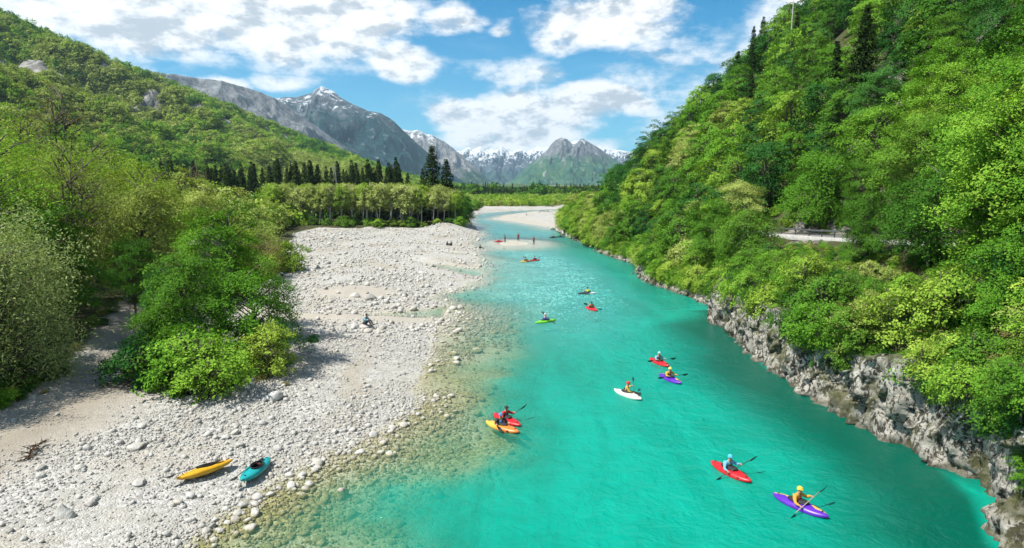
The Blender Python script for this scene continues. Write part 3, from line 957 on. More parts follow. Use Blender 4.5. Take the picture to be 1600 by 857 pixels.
# ------------------------------------------------------------------ vegetation
def leaf_mat(name, dark, mid, light, trans=0.24):
    m, t, out = new_mat(name)
    oi = t.add('ShaderNodeObjectInfo')
    g = t.add('ShaderNodeNewGeometry')
    isl = g.outputs['Random Per Island']
    r = oi.outputs['Random']
    f = t.m('ADD', t.m('MULTIPLY', isl, 0.38), t.m('ADD', t.m('MULTIPLY', r, 0.5), 0.06))
    col = t.ramp(f, [(0.12, dark), (0.5, mid), (0.88, light)])
    d = t.add('ShaderNodeBsdfDiffuse')
    t.put(d.inputs['Color'], col)
    tr = t.add('ShaderNodeBsdfTranslucent')
    t.put(tr.inputs['Color'], t.mix(1.0, col, (1.15, 1.1, 0.55), 'MULTIPLY'))
    mx = t.add('ShaderNodeMixShader')
    mx.inputs[0].default_value = trans
    t.l.new(d.outputs[0], mx.inputs[1])
    t.l.new(tr.outputs[0], mx.inputs[2])
    t.l.new(mx.outputs[0], out.inputs[0])
    return m


def bark_mat(name, a, b):
    m, t, out = new_mat(name)
    co = t.add('ShaderNodeTexCoord').outputs['Object']
    n = t.noise(t.scale(co, (1, 1, 0.3)), 7, 5, 0.65)
    principled(t, out, t.mix(t.sstep(n, 0.35, 0.65), a, b), 0.9, t.bump(n, 0.6, 0.05), 0.1)
    return m


LEAF = {
    'lime': leaf_mat('spring_lime_leaf', (0.125, 0.225, 0.026), (0.215, 0.340, 0.042), (0.36, 0.47, 0.075)),
    'bright': leaf_mat('bright_green_leaf', (0.060, 0.165, 0.017), (0.122, 0.275, 0.026), (0.225, 0.385, 0.045)),
    'mid': leaf_mat('mid_green_leaf', (0.036, 0.110, 0.016), (0.080, 0.195, 0.022), (0.150, 0.275, 0.036)),
    'deep': leaf_mat('deep_green_leaf', (0.018, 0.072, 0.016), (0.040, 0.135, 0.026), (0.085, 0.205, 0.042)),
    'olive': leaf_mat('pale_olive_leaf', (0.165, 0.215, 0.042), (0.265, 0.335, 0.078), (0.39, 0.46, 0.135)),
    'willow': leaf_mat('grey_willow_leaf', (0.20, 0.265, 0.085), (0.26, 0.335, 0.115), (0.33, 0.40, 0.16)),
    'grove': leaf_mat('pale_grove_leaf', (0.20, 0.255, 0.060), (0.31, 0.375, 0.10), (0.42, 0.47, 0.16)),
    'brown': leaf_mat('budding_brown_leaf', (0.12, 0.105, 0.04), (0.19, 0.17, 0.06), (0.26, 0.24, 0.09)),
    'spruce': leaf_mat('spruce_needles', (0.014, 0.032, 0.010), (0.030, 0.055, 0.015), (0.06, 0.09, 0.024), 0.1),
    'blossom': leaf_mat('white_blossom', (0.50, 0.52, 0.45), (0.62, 0.64, 0.58), (0.75, 0.76, 0.72), 0.3),
    'dry': leaf_mat('dry_grass_blade', (0.13, 0.11, 0.045), (0.20, 0.18, 0.065), (0.19, 0.22, 0.065), 0.2),
}
BARK = bark_mat('grey_brown_bark', (0.07, 0.058, 0.045), (0.16, 0.14, 0.115))
BARKL = bark_mat('pale_grey_bark', (0.26, 0.24, 0.20), (0.44, 0.42, 0.37))


def leaf_quads(c, n, size, rng, aspect=0.55):
    N = len(c)
    n = n / (np.linalg.norm(n, axis=1, keepdims=True) + 1e-9)
    a = rng.normal(size=(N, 3))
    t1 = np.cross(n, a)
    t1 /= np.linalg.norm(t1, axis=1, keepdims=True) + 1e-9
    t2 = np.cross(n, t1)
    s = np.asarray(size)[:, None] * 0.5
    v = np.stack([c - t1 * s, c + t2 * s * aspect - n * s * .12, c + t1 * s, c - t2 * s * aspect - n * s * .12], 1).reshape(-1, 3)
    q = np.arange(N * 4).reshape(-1, 4)
    return v, q


def make_tree(seed, H=9.0, cr=3.2, cb=0.22, nb=70, lpb=170, leaf=0.17, br=1.05, thick=0.17, droop=0.35, tr=0.16, lean=0.3, shape=1.0, spread=0.62, limbs=True, hang=0.0, stems=1, sides=6):
    """returns (trunk mesh, crown mesh): limbs carry flat sprays of leaves, gaps between the sprays"""
    rng = np.random.default_rng(seed)
    T = MB()
    tops = []
    for st in range(stems):
        bx, by = (0, 0) if stems == 1 else (rng.normal() * 0.25, rng.normal() * 0.25)
        la = rng.uniform(0, 6.28)
        lk = lean * (1 if stems == 1 else 2.6)
        hs = np.linspace(0, 1, 8)
        pts = np.stack([bx + np.cos(la) * lk * hs ** 1.5 * H * 0.12 + 0.05 * H * 0.15 * np.sin(hs * 5 + seed), by + np.sin(la) * lk * hs ** 1.5 * H * 0.12 + 0.05 * H * 0.15 * np.cos(hs * 4 + seed), -0.3 + hs * (H * 0.93 + 0.3)], 1)
        T.tube(pts, tr * (1 if stems == 1 else 0.6) * (1 - 0.88 * hs) + 0.012, sides)
        tops.append(pts)
    zc = H * (cb + 1) / 2
    rz = H * (1 - cb) / 2
    C, Nn, S = [], [], []
    ga = math.pi * (3 - math.sqrt(5))
    ph0 = rng.uniform(0, 6.28)
    for i in range(nb):
        u = 1 - 2 * (i + 0.5) / nb
        phi = i * ga + ph0 + rng.normal() * 0.25
        u = np.clip(u + rng.normal() * 0.06, -1, 1)
        rr = math.sqrt(max(0, 1 - u * u))
        rr = rr ** 0.8 if u > 0 else rr ** (0.6 * shape)
        lump = 0.82 + 0.30 * math.sin(phi * 2 + seed) * math.cos(u * 4 + seed * 1.7) + rng.normal() * 0.08
        k = (spread + (1 - spread) * rng.random() ** 0.45) * lump
        pos = np.array([math.cos(phi) * rr * cr * k, math.sin(phi) * rr * cr * k, zc + u * rz * (0.35 + 0.65 * k)])
        pts = tops[i % len(tops)]
        hz_ = math.hypot(pos[0], pos[1])
        za = np.clip(pos[2] - hz_ * 0.55, H * 0.12, H * 0.9)
        anc = np.array([np.interp(za, pts[:, 2], pts[:, 0]), np.interp(za, pts[:, 2], pts[:, 1]), za])
        pos[:2] += anc[:2] * 0.6
        if limbs:
            midp = anc * 0.45 + pos * 0.55 + np.array([0, 0, 0.12 * hz_]) + rng.normal(size=3) * 0.05 * cr * 0.3
            T.tube([anc, midp, pos], [0.028 + tr * 0.16, 0.02 + tr * 0.07, 0.008], 4, cap=False)
        o = np.array([math.cos(phi), math.sin(phi), 0])
        dr = (droop * (0.5 + rng.random()) + rng.normal() * 0.22) * (1.15 - 0.7 * max(u, 0))
        e1 = o * math.cos(dr) + np.array([0, 0, -math.sin(dr)])
        e2 = np.array([-o[1], o[0], 0]) * 1.0
        tw = rng.normal() * 0.38
        nn = np.cross(e1, e2)
        e2 = e2 * math.cos(tw) + nn * math.sin(tw)
        nn = np.cross(e1, e2)
        if nn[2] < 0:
            nn = -nn
        rb = br * (0.65 + 0.6 * rng.random())
        n_l = int(lpb * (rb / br) ** 2 * (0.8 + 0.4 * rng.random()))
        r_ = np.sqrt(rng.random(n_l)) * rb
        a_ = rng.random(n_l) * 2 * np.pi
        fin = 1 + 0.28 * np.sin(a_ * 5 + i) + 0.15 * np.sin(a_ * 9 + 2 * i)     # fingered outline of a spray
        lx = r_ * np.cos(a_) * 1.25 * fin
        ly = r_ * np.sin(a_) * 0.85 * fin
        lz = rng.normal(size=n_l) * thick * rb - 0.30 * (r_ / rb) ** 2 * rb * 0.6 - hang * rng.random(n_l) ** 2 * rb * 2.2
        c = pos + lx[:, None] * e1 + ly[:, None] * e2 + lz[:, None] * nn
        n_ = nn + o * 0.35 + rng.normal(size=(n_l, 3)) * (0.46 + hang * 0.8)
        C.append(c)
        Nn.append(n_)
        S.append(leaf * (0.45 + 1.05 * rng.random(n_l) ** 1.3))
    C = np.vstack(C)
    v, q = leaf_quads(C, np.vstack(Nn), np.concatenate(S), rng, 0.6 if hang == 0 else 0.34)
    crown = mesh_np('crown', v, q)
    return T.mesh('trunk', smooth=True), crown


def make_spruce(seed, H=16.0, r=2.6, whorls=22, per=9, lps=26, leaf=0.55, tr=0.2, base=0.06, sides=6):
    rng = np.random.default_rng(seed)
    T = MB()
    hs = np.linspace(0, 1, 6)
    T.tube(np.stack([0.1 * np.sin(hs * 3 + seed), 0.1 * np.cos(hs * 2), -0.3 + hs * (H + 0.3)], 1), tr * (1 - 0.93 * hs) + 0.01, sides)
    C, N, S = [], [], []
    for w_ in range(whorls):
        f = base + (1 - base) * (w_ / whorls) ** 0.92
        z = f * H
        rad = r * (1 - f) ** 0.8 * (0.8 + 0.4 * rng.random()) + 0.15
        k = max(4, int(per * (0.5 + 0.7 * (1 - f))))
        ph = rng.random() * 6.28
        for b in range(k):
            a = ph + b * 6.283 / k + rng.normal() * 0.2
            L = rad * (0.75 + 0.45 * rng.random())
            s = rng.random(lps) ** 0.7
            o = np.array([math.cos(a), math.sin(a), 0])
            p = np.array([-o[1], o[0], 0])
            wdt = 0.26 * L * (1.1 - s) + 0.05
            c = o * (s * L)[:, None] + p * (rng.normal(size=lps) * wdt)[:, None]
            c[:, 2] = z + rng.normal() * H / whorls * 0.45 - 0.42 * s * L + 0.20 * (s ** 2) * L + rng.normal(size=lps) * 0.16 - 0.35 * rng.random(lps) * s
            C.append(c)
            N.append(np.array([[0, 0, 1.0]]) + o * 0.35 + rng.normal(size=(lps, 3)) * 0.40)
            S.append(leaf * (1.15 - 0.5 * f) * (0.6 + 0.7 * rng.random(lps)))
    v, q = leaf_quads(np.vstack(C), np.vstack(N), np.concatenate(S), rng, 0.5)
    return T.mesh('trunk', smooth=True), mesh_np('crown', v, q)


PROTO = {}


def proto(key, maker, bark, **kw):
    t_, c_ = maker(**kw)
    t_.materials.append(bark)
    c_.materials.append(LEAF['mid'])
    zs = np.empty(len(c_.vertices) * 3, dtype=np.float32)
    c_.vertices.foreach_get('co', zs)
    PROTO[key] = (t_, c_, float(zs[2::3].max()))


# near trees: fine leaves
proto('n0', make_tree, BARK, seed=1, H=9, cr=3.3, cb=0.16, nb=72, lpb=430, leaf=0.14, br=0.95, droop=0.42)
proto('n1', make_tree, BARK, seed=2, H=10, cr=3.0, cb=0.20, nb=72, lpb=420, leaf=0.14, br=0.95, droop=0.30, shape=1.3)
proto('n2', make_tree, BARK, seed=3, H=8, cr=3.5, cb=0.12, nb=68, lpb=450, leaf=0.145, br=1.05, droop=0.5)
proto('n3', make_tree, BARK, seed=4, H=11, cr=3.0, cb=0.25, nb=78, lpb=390, leaf=0.135, br=0.85, droop=0.25, lean=0.8)
# shrubs
proto('s0', make_tree, BARK, seed=11, H=3.2, cr=1.7, cb=0.02, nb=46, lpb=150, leaf=0.13, br=0.55, droop=0.35, tr=0.06, stems=4, sides=4)
proto('s1', make_tree, BARK, seed=12, H=2.4, cr=1.6, cb=0.0, nb=42, lpb=150, leaf=0.13, br=0.55, droop=0.5, tr=0.05, stems=5, sides=4)
proto('s2', make_tree, BARK, seed=13, H=4.2, cr=1.8, cb=0.05, nb=50, lpb=150, leaf=0.135, br=0.6, droop=0.25, tr=0.07, stems=3, sides=4)
# middle distance
proto('m0', make_tree, BARK, seed=21, H=10, cr=3.6, cb=0.12, nb=78, lpb=130, leaf=0.25, br=0.9, droop=0.4, sides=5)
proto('m1', make_tree, BARK, seed=22, H=11, cr=3.4, cb=0.16, nb=80, lpb=130, leaf=0.25, br=0.85, droop=0.3, shape=1.3, sides=5)
proto('m2', make_tree, BARK, seed=23, H=9, cr=3.8, cb=0.10, nb=76, lpb=135, leaf=0.26, br=0.95, droop=0.5, sides=5)
proto('m3', make_tree, BARK, seed=24, H=7, cr=3.4, cb=0.02, nb=74, lpb=125, leaf=0.25, br=0.85, droop=0.4, stems=3, sides=5)
# slender grove trees with bare pale trunks
proto('g0', make_tree, BARKL, seed=31, H=10, cr=2.2, cb=0.36, nb=88, lpb=60, leaf=0.27, br=0.55, thick=0.4, spread=0.35, droop=0.5, tr=0.17, lean=0.7, sides=5)
proto('g1', make_tree, BARKL, seed=32, H=10.5, cr=2.0, cb=0.42, nb=84, lpb=60, leaf=0.27, br=0.52, thick=0.4, spread=0.35, droop=0.5, tr=0.16, lean=1.0, sides=5)
proto('g2', make_tree, BARKL, seed=33, H=9, cr=2.4, cb=0.34, nb=90, lpb=60, leaf=0.27, br=0.6, thick=0.4, spread=0.35, droop=0.5, tr=0.19, lean=0.5, stems=2, sides=5)
# willow with fine hanging leaves
proto('w0', make_tree, BARK, seed=41, H=10.5, cr=5.2, cb=0.05, nb=150, lpb=330, leaf=0.17, br=1.15, thick=0.3, droop=0.75, hang=0.75, tr=0.26, stems=3, spread=0.55)
proto('w1', make_tree, BARK, seed=42, H=12, cr=4.2, cb=0.12, nb=120, lpb=190, leaf=0.16, br=1.0, thick=0.3, droop=0.3, hang=0.3, tr=0.2, stems=3, spread=0.4)
# budding, nearly bare
proto('b0', make_tree, BARK, seed=51, H=13, cr=3.6, cb=0.18, nb=130, lpb=34, leaf=0.15, br=0.8, thick=0.35, droop=-0.5, tr=0.2, stems=2, spread=0.3)
proto('b1', make_tree, BARK, seed=52, H=6, cr=3.0, cb=0.03, nb=120, lpb=60, leaf=0.15, br=0.75, thick=0.35, droop=-0.3, tr=0.1, stems=5, spread=0.3, sides=4)
# conifers
proto('p0', make_spruce, BARK, seed=61, H=16, r=3.4, whorls=28, per=10, lps=34, leaf=0.5)
proto('p1', make_spruce, BARK, seed=62, H=18, r=2.9, whorls=30, lps=30, leaf=0.5)
proto('p2', make_spruce, BARK, seed=63, H=13, r=2.8, whorls=24, lps=30, leaf=0.5)

TINT = {'lime': 'yellow-green', 'bright': 'bright green', 'mid': 'mid-green', 'deep': 'deep green', 'olive': 'pale olive', 'willow': 'grey-green', 'brown': 'budding brown', 'spruce': 'dark green'}


def tree(name, label, cat, key, tint, x, y, z, h, rz, group=None, wide=1.0):
    t_, c_, h0 = PROTO[key]
    s = h / h0
    e = thing(name, label, cat, (x, y, z), rz, group, (s * wide, s * wide, s))
    obj('trunk', t_, parent=e)
    c = obj('crown', c_, parent=e)
    c.material_slots[0].link = 'OBJECT'
    c.material_slots[0].material = LEAF[tint]
    return e


# geometry-node instancer, only for masses nobody could count
def instancer(name, protos, pts, rot, scl, idx, parent=None):
    cname = 'proto_' + name
    pc = bpy.data.collections.new(cname)
    for k, (me, mats) in enumerate(protos):
        po = bpy.data.objects.new('%s_%02d' % (cname, k), me)
        for s_, m_ in enumerate(mats):
            if len(po.material_slots) <= s_:
                me.materials.append(m_)
            po.material_slots[s_].link = 'OBJECT'
            po.material_slots[s_].material = m_
        pc.objects.link(po)
    me = bpy.data.meshes.new(name)
    me.vertices.add(len(pts))
    me.vertices.foreach_set('co', np.ascontiguousarray(pts, dtype=np.float32).ravel())
    for nm, val in (('rot', rot), ('scl', scl)):
        a = me.attributes.new(nm, 'FLOAT_VECTOR', 'POINT')
        a.data.foreach_set('vector', np.ascontiguousarray(val, dtype=np.float32).ravel())
    a = me.attributes.new('idx', 'INT', 'POINT')
    a.data.foreach_set('value', np.ascontiguousarray(idx, dtype=np.int32))
    o = obj(name, me, parent=parent)
    ng = bpy.data.node_groups.new('scatter_' + name, 'GeometryNodeTree')
    ng.interface.new_socket('Geometry', in_out='INPUT', socket_type='NodeSocketGeometry')
    ng.interface.new_socket('Geometry', in_out='OUTPUT', socket_type='NodeSocketGeometry')
    gi = ng.nodes.new('NodeGroupInput')
    go = ng.nodes.new('NodeGroupOutput')
    ci = ng.nodes.new('GeometryNodeCollectionInfo')
    ci.inputs['Collection'].default_value = pc
    ci.inputs['Separate Children'].default_value = True
    ci.inputs['Reset Children'].default_value = True
    ip = ng.nodes.new('GeometryNodeInstanceOnPoints')
    ip.inputs['Pick Instance'].default_value = True

    def na(nm, typ):
        n_ = ng.nodes.new('GeometryNodeInputNamedAttribute')
        n_.data_type = typ
        n_.inputs['Name'].default_value = nm
        return n_.outputs['Attribute']
    ng.links.new(gi.outputs[0], ip.inputs['Points'])
    ng.links.new(ci.outputs[0], ip.inputs['Instance'])
    ng.links.new(na('idx', 'INT'), ip.inputs['Instance Index'])
    ng.links.new(na('rot', 'FLOAT_VECTOR'), ip.inputs['Rotation'])
    ng.links.new(na('scl', 'FLOAT_VECTOR'), ip.inputs['Scale'])
    ng.links.new(ip.outputs[0], go.inputs[0])
    md = o.modifiers.new('scatter', 'NODES')
    md.node_group = ng
    return o


RNG = np.random.default_rng(7)


def poisson(n_try, sampler, radius):
    """dart throwing with a radius per point; returns the accepted points"""
    cell = {}
    out = []
    for _ in range(n_try):
        p = sampler()
        if p is None:
            continue
        r_ = radius(p)
        g = 4.0
        cx, cy = int(p[0] // g), int(p[1] // g)
        k = int(r_ // g) + 1
        ok = True
        for i in range(cx - k, cx + k + 1):
            for j in range(cy - k, cy + k + 1):
                for q in cell.get((i, j), ()):
                    if (q[0] - p[0]) ** 2 + (q[1] - p[1]) ** 2 < r_ * r_:
                        ok = False
                        break
                if not ok:
                    break
            if not ok:
                break
        if ok:
            cell.setdefault((cx, cy), []).append(p)
            out.append(p)
    return out


# ---- right hillside: trees above the road, shrubs and trees between road and cliff
pr = random.Random(5)


def rh(d, y):
    return float(right_hill(np.array([d]), np.array([y]))[0])


cand = []        # (size on screen, key, tint, x, y, z, h, zone)


def s_up():
    y = pr.uniform(8, 430)
    d = ROAD_D1 + 0.6 + pr.random() ** 1.25 * (150 if y > 60 else 90)
    x = float(xr(y)) + d
    if x > 1.15 * y + 22:
        return None
    return (x, y, d)


for (x, y, d) in poisson(9000, s_up, lambda p: 3.6 + p[1] * 0.012 + p[2] * 0.008):
    z = rh(d, y)
    h = pr.uniform(7.0, 11.5) * (1 + 0.10 * (y > 150))
    nz = vnoise(np.array([x * 0.05]), np.array([y * 0.05]), seed=61)[0]
    r_ = pr.random() + 0.35 * nz - 0.07
    tint = 'deep' if r_ < 0.20 else 'mid' if r_ < 0.50 else 'bright' if r_ < 0.88 else 'lime' if r_ < 1.12 else 'olive'
    zone = 'upslope just behind the road' if d < 24 and y < 110 else 'on the near hillside above the road' if y < 80 else 'on the middle of the right hillside' if y < 170 else 'near the far skyline of the right hillside'
    key = pr.choice(['n0', 'n1', 'n2', 'n3']) if y < 75 else pr.choice(['m0', 'm1', 'm2', 'm3'])
    cand.append((h / math.hypot(x, y), key, tint, x, y, z - 0.3, h, zone))


def s_low():
    y = pr.uniform(14, 235)
    d = pr.uniform(0.8, ROAD_D0 - 1.4)
    return (float(xr(y)) + d, y, d)


def blocks_road(x, y, z, h):
    """would this crown hide the stretch of road that is open to the river?"""
    px = 800 + x / y * 1000
    if 1170 < px < 1490:
        lim = 12 - y * np.interp(px, [1170, 1235, 1300, 1400, 1480], [0.078, 0.086, 0.094, 0.106, 0.110]) - z
        return lim
    return 99


shr = []
for (x, y, d) in poisson(5000, s_low, lambda p: (1.1 + p[1] * 0.012)):
    if 60 < y < 80 and d < 1.6:
        continue
    z = rh(d, y)
    big = pr.random()
    if y > 108:
        h = pr.uniform(4.5, 7.5)
        key = pr.choice(['m3', 'm2', 'm3'])
    elif big < 0.30 and d > 2.5:
        h = pr.uniform(5, 8.5)
        key = pr.choice(['n0', 'n1', 'n2', 'n3']) if y < 75 else pr.choice(['m0', 'm1', 'm3'])
    else:
        h = pr.uniform(1.8, 3.6) * (1 + 0.25 * (y > 60))
        key = pr.choice(['s0', 's1', 's2'])
    lim = blocks_road(x, y, z, h)
    if h > lim and pr.random() < 0.93:
        h = max(0.6, lim * pr.uniform(0.6, 0.9))
        key = pr.choice(['s0', 's1'])
    nz = vnoise(np.array([x * 0.09]), np.array([y * 0.09]), seed=62)[0]
    r_ = pr.random() + 0.3 * nz + (0.15 if y > 60 else 0.0)
    tint = 'deep' if r_ < 0.12 else 'mid' if r_ < 0.36 else 'bright' if r_ < 0.68 else 'lime' if r_ < 0.92 else 'olive'
    zone = 'on the rocky cliff edge' if y < 58 else 'on the low rocky bank' if y < 108 else 'at the water edge by the far river bend'
    shr.append((h / math.hypot(x, y), key, tint, x, y, z - 0.15, h, zone))

for k in range(120):
    y = 15 + k * 0.40 + pr.uniform(-0.3, 0.3)
    if vnoise(np.array([y * 0.33]), np.array([4.0]), seed=8)[0] < -0.15:
        continue
    x = float(xr(y)) + pr.uniform(-0.1, 1.2)
    h = pr.uniform(1.3, 2.6)
    z = float(cliff_top(np.array([y]))[0]) - pr.uniform(0.0, 2.0)
    r_ = pr.random()
    shr.append((h / math.hypot(x, y), pr.choice(['s0', 's1']), 'deep' if r_ < .2 else 'mid' if r_ < .5 else 'bright' if r_ < .85 else 'lime', x, y, z, h, 'hanging over the cliff face'))
for k in range(100):
    y = 60 + k * 0.72 + pr.uniform(-0.5, 0.5)
    x = float(xr(y)) + pr.uniform(0.0, 1.4)
    h = pr.uniform(1.6, 3.0)
    r_ = pr.random()
    shr.append((h / math.hypot(x, y), pr.choice(['s0', 's1']), 'mid' if r_ < .4 else 'bright' if r_ < .75 else 'lime', x, y, float(cliff_top(np.array([y]))[0]) - 0.4, h, 'low over the waterline'))

# tall trees standing at the near right edge, between river and road
for (x, y, h, key, tint) in [(24.2, 31.5, 9.5, 'n1', 'bright'), (27.5, 35.5, 11.0, 'n3', 'bright'), (24.8, 27.6, 7.5, 'n0', 'bright'), (26.8, 31.0, 10.5, 'n2', 'lime'), (24.0, 36.6, 6.6, 'n2', 'mid'), (29.6, 33.0, 12, 'n1', 'bright'), (22.6, 27.0, 4.2, 's2', 'deep'), (21.6, 24.4, 3.4, 's0', 'bright'), (25.4, 26.0, 6.0, 'n2', 'mid'), (33.5, 38.5, 13, 'n0', 'bright'), (32.5, 41.5, 12, 'n3', 'lime')]:
    z = rh(x - float(xr(y)), y)
    cand.append((h / math.hypot(x, y), key, tint, x, y, z - 0.2, h, 'close by at the right end of the road'))

cand.sort(reverse=True)
shr.sort(reverse=True)
LATE = []
SIZEW = lambda h, a, b: 'small' if h < a else 'tall' if h > b else 'medium-sized'
for k, (s_, key, tint, x, y, z, h, zone) in enumerate(cand):
    dd_ = x - float(xr(y))
    if 'right end' not in zone and 'upslope' not in zone:
        zone = zone + (', lower down' if dd_ < 32 else ', halfway up' if dd_ < 60 else ', high up')
    zone = zone.replace('upslope just behind', 'just upslope of') + (' toward the camera' if 'upslope' in zone and y < 50 else '')
    if k >= 295:
        LATE.append((key, tint, x, y, z, h))
        continue
    tree('broadleaf_tree', '%s %s broadleaf tree %s' % (SIZEW(h, 8.2, 10.2), TINT[tint], zone), 'tree', key, tint, x, y, z, h, pr.uniform(0, 6.28), '%s %s broadleaf trees %s' % (SIZEW(h, 8.2, 10.2), TINT[tint], zone))
for k, (s_, key, tint, x, y, z, h, zone) in enumerate(shr):
    if k >= 295:
        LATE.append((key, tint, x, y, z, h))
        continue
    isb = key[0] == 's'
    dd_ = x - float(xr(y))
    zone = zone + ('' if y > 108 or 'hanging' in zone or 'waterline' in zone else ' right above the water' if dd_ < 3 else ' close under the road' if dd_ > 5.5 else '')
    sw_ = SIZEW(h, 2.2, 3.1) if isb else SIZEW(h, 5.2, 6.8)
    tree('shrub' if isb else 'bank_tree', '%s %s %s %s' % (sw_, TINT[tint], 'leafy shrub' if isb else 'bank tree', zone), 'shrub' if isb else 'tree', key, tint, x, y, z, h, pr.uniform(0, 6.28),
         '%s %s %s %s' % (sw_, TINT[tint], 'shrubs' if isb else 'bank trees', zone))
print('right trees', len(cand), 'shrubs', len(shr), 'late', len(LATE), time.time() - T0)
# the many trees beyond the largest three hundred: one mass of wood
combos = [(k, t_) for k in ('m0', 'm1', 'm2', 'm3') for t_ in ('lime', 'bright', 'mid', 'deep', 'olive')]
protos = [(PROTO[k][1], [LEAF[t_]]) for (k, t_) in combos]
P3, RR, SS, II = [], [], [], []
for (key, tint, x, y, z, h) in LATE:
    if key[0] != 'm':
        key = 'm' + key[1]
    P3.append((x, y, z))
    RR.append((0, 0, pr.uniform(0, 6.28)))
    s_ = h / PROTO[key][2]
    SS.append((s_ * 1.1, s_ * 1.1, s_))
    II.append(combos.index((key, tint)))
if P3:
    o = instancer('hillside_woodland', protos, np.array(P3), np.array(RR), np.array(SS), np.array(II))
    tag(o, 'distant mass of spring green trees covering the right hillside', 'woodland', kind='stuff')

# spruces standing out of the right hillside
for (x, y, h, tint) in [(66, 182, 14, 'spruce'), (60, 176, 13.5, 'spruce'), (58, 160, 13, 'spruce'), (70, 186, 14, 'spruce'), (54, 148, 13, 'spruce'), (64, 150, 13, 'spruce'), (50, 138, 12, 'spruce'), (47, 96, 14, 'spruce'), (53, 100, 15, 'spruce'), (75, 128, 18, 'spruce')]:
    d = x - float(xr(y))
    tree('spruce_tree', 'dark spruce rising above the broadleaf trees on the right hillside', 'spruce', pr.choice(['p0', 'p1', 'p2']), tint, x, y, rh(d, y) - 0.3, h, pr.uniform(0, 6.28), 'spruces on the right hillside')

# ---- left bank: willow, hazel thicket, young trees
def lt(name, label, cat, key, tint, x, y, h, wide=1.0, group=None, dz=-0.2):
    return tree(name, label, cat, key, tint, x, y, gz(x, y) + dz, h, pr.uniform(0, 6.28), group, wide)


lt('willow_tree', 'large grey-green willow drooping over the left bank nearest the camera', 'willow', 'w0', 'willow', -28.2, 33.6, 10.6, 1.0)
lt('willow_tree', 'pale willow at the left picture edge with leaves hanging to the ground', 'willow', 'w0', 'willow', -28.6, 28.2, 9.0, 0.95)
LEFT = [  # x, y, h, key, tint, wide
    (-35, 42, 13.0, 'w1', 'bright', 1.0), (-40, 47, 14.0, 'w1', 'lime', 1.0), (-32.5, 44, 10, 'n0', 'mid', 1.0), (-45, 52, 14.5, 'w1', 'lime', 1.1), (-36.5, 53, 12.0, 'w1', 'olive', 1.0),
    (-42, 59, 13.5, 'w1', 'lime', 1.0), (-50, 62, 15.5, 'w1', 'lime', 1.1), (-35.5, 61, 10.5, 'n2', 'olive', 1.0), (-38, 67, 11.5, 'w1', 'lime', 1.0), (-46, 70, 14, 'w1', 'lime', 1.1),
    (-55, 74, 15, 'w1', 'bright', 1.2), (-62, 80, 15, 'w1', 'lime', 1.2), (-37, 74, 9.0, 'n1', 'olive', 1.0), (-48, 80, 13, 'w1', 'lime', 1.1), (-41, 86, 10, 'm1', 'olive', 1.0), (-68, 92, 15, 'w1', 'olive', 1.2),
    (-57, 92, 13.5, 'm0', 'lime', 1.1), (-49, 96, 11.5, 'm1', 'olive', 1.0), (-44, 102, 9.0, 'm3', 'olive', 1.0), (-52, 108, 10.0, 'm3', 'lime', 1.0), (-62, 108, 12.0, 'm0', 'olive', 1.0), (-75, 112, 14, 'm1', 'lime', 1.1),
    (-32.0, 36.5, 9, 'n2', 'deep', 1.0), (-33, 31, 9.5, 'w1', 'olive', 1.0), (-38, 41, 9, 'n0', 'bright', 1.0), (-30.2, 50.5, 8.0, 'n3', 'mid', 0.9)]
for (x, y, h, key, tint, wide) in LEFT:
    h *= 1.22 if x < -33 else 1.0
    lt('riverside_tree', '%s tree in the dense left bank wood %s' % (TINT[tint], 'close behind the willow' if y < 56 else 'behind the riverside thicket' if y < 85 else 'toward the spruce belt'), 'tree', key, tint, x, y, h, wide,
       'left bank wood, %s, %s' % (TINT[tint], 'near' if y < 56 else 'middle' if y < 85 else 'far'))
# the green thicket standing free on the gravel
lt('thicket_tree', 'tallest bright green tree of the thicket standing on the gravel', 'tree', 'n3', 'bright', -20.9, 44.9, 11.0, 1.1)
lt('thicket_tree', 'rounded bright green tree at the right of the gravel thicket', 'tree', 'n2', 'bright', -16.3, 39.8, 7.0, 1.05)
lt('thicket_tree', 'deep green tree in the middle of the gravel thicket', 'tree', 'n0', 'mid', -19.8, 38.3, 7.4, 0.95)
lt('thicket_tree', 'slim lime tree at the back of the gravel thicket', 'tree', 'n1', 'lime', -22.7, 49.5, 9.2, 0.9)
lt('thicket_tree', 'small conifer-dark tree beside the sandy path', 'tree', 'n1', 'deep', -23.5, 42.2, 6.2, 0.62)
lt('thicket_shrub', 'light green shrub at the front foot of the gravel thicket', 'shrub', 's0', 'bright', -16.3, 33.1, 3.8, 1.15)
lt('thicket_shrub', 'bright shrub between the thicket trees and the gravel', 'shrub', 's1', 'bright', -18.1, 34.8, 3.9, 1.1)
lt('thicket_shrub', 'low deep green shrub at the left foot of the thicket', 'shrub', 's1', 'deep', -20.9, 34.8, 2.8, 1.1)
lt('thicket_shrub', 'olive shrub at the right end of the gravel thicket', 'shrub', 's2', 'lime', -14.1, 36.6, 3.6, 0.95)
lt('thicket_shrub', 'deep green shrub filling the back of the thicket', 'shrub', 's2', 'mid', -21.6, 39.8, 4.4, 1.1)
lt('thicket_shrub', 'shaded shrub leaning over the sandy path', 'shrub', 's0', 'deep', -21.8, 37.6, 3.0, 1.0)
lt('blossom_tree', 'small tree in white blossom behind the gravel thicket', 'tree', 'n1', 'blossom', -21.0, 44.6, 9.0, 0.5)
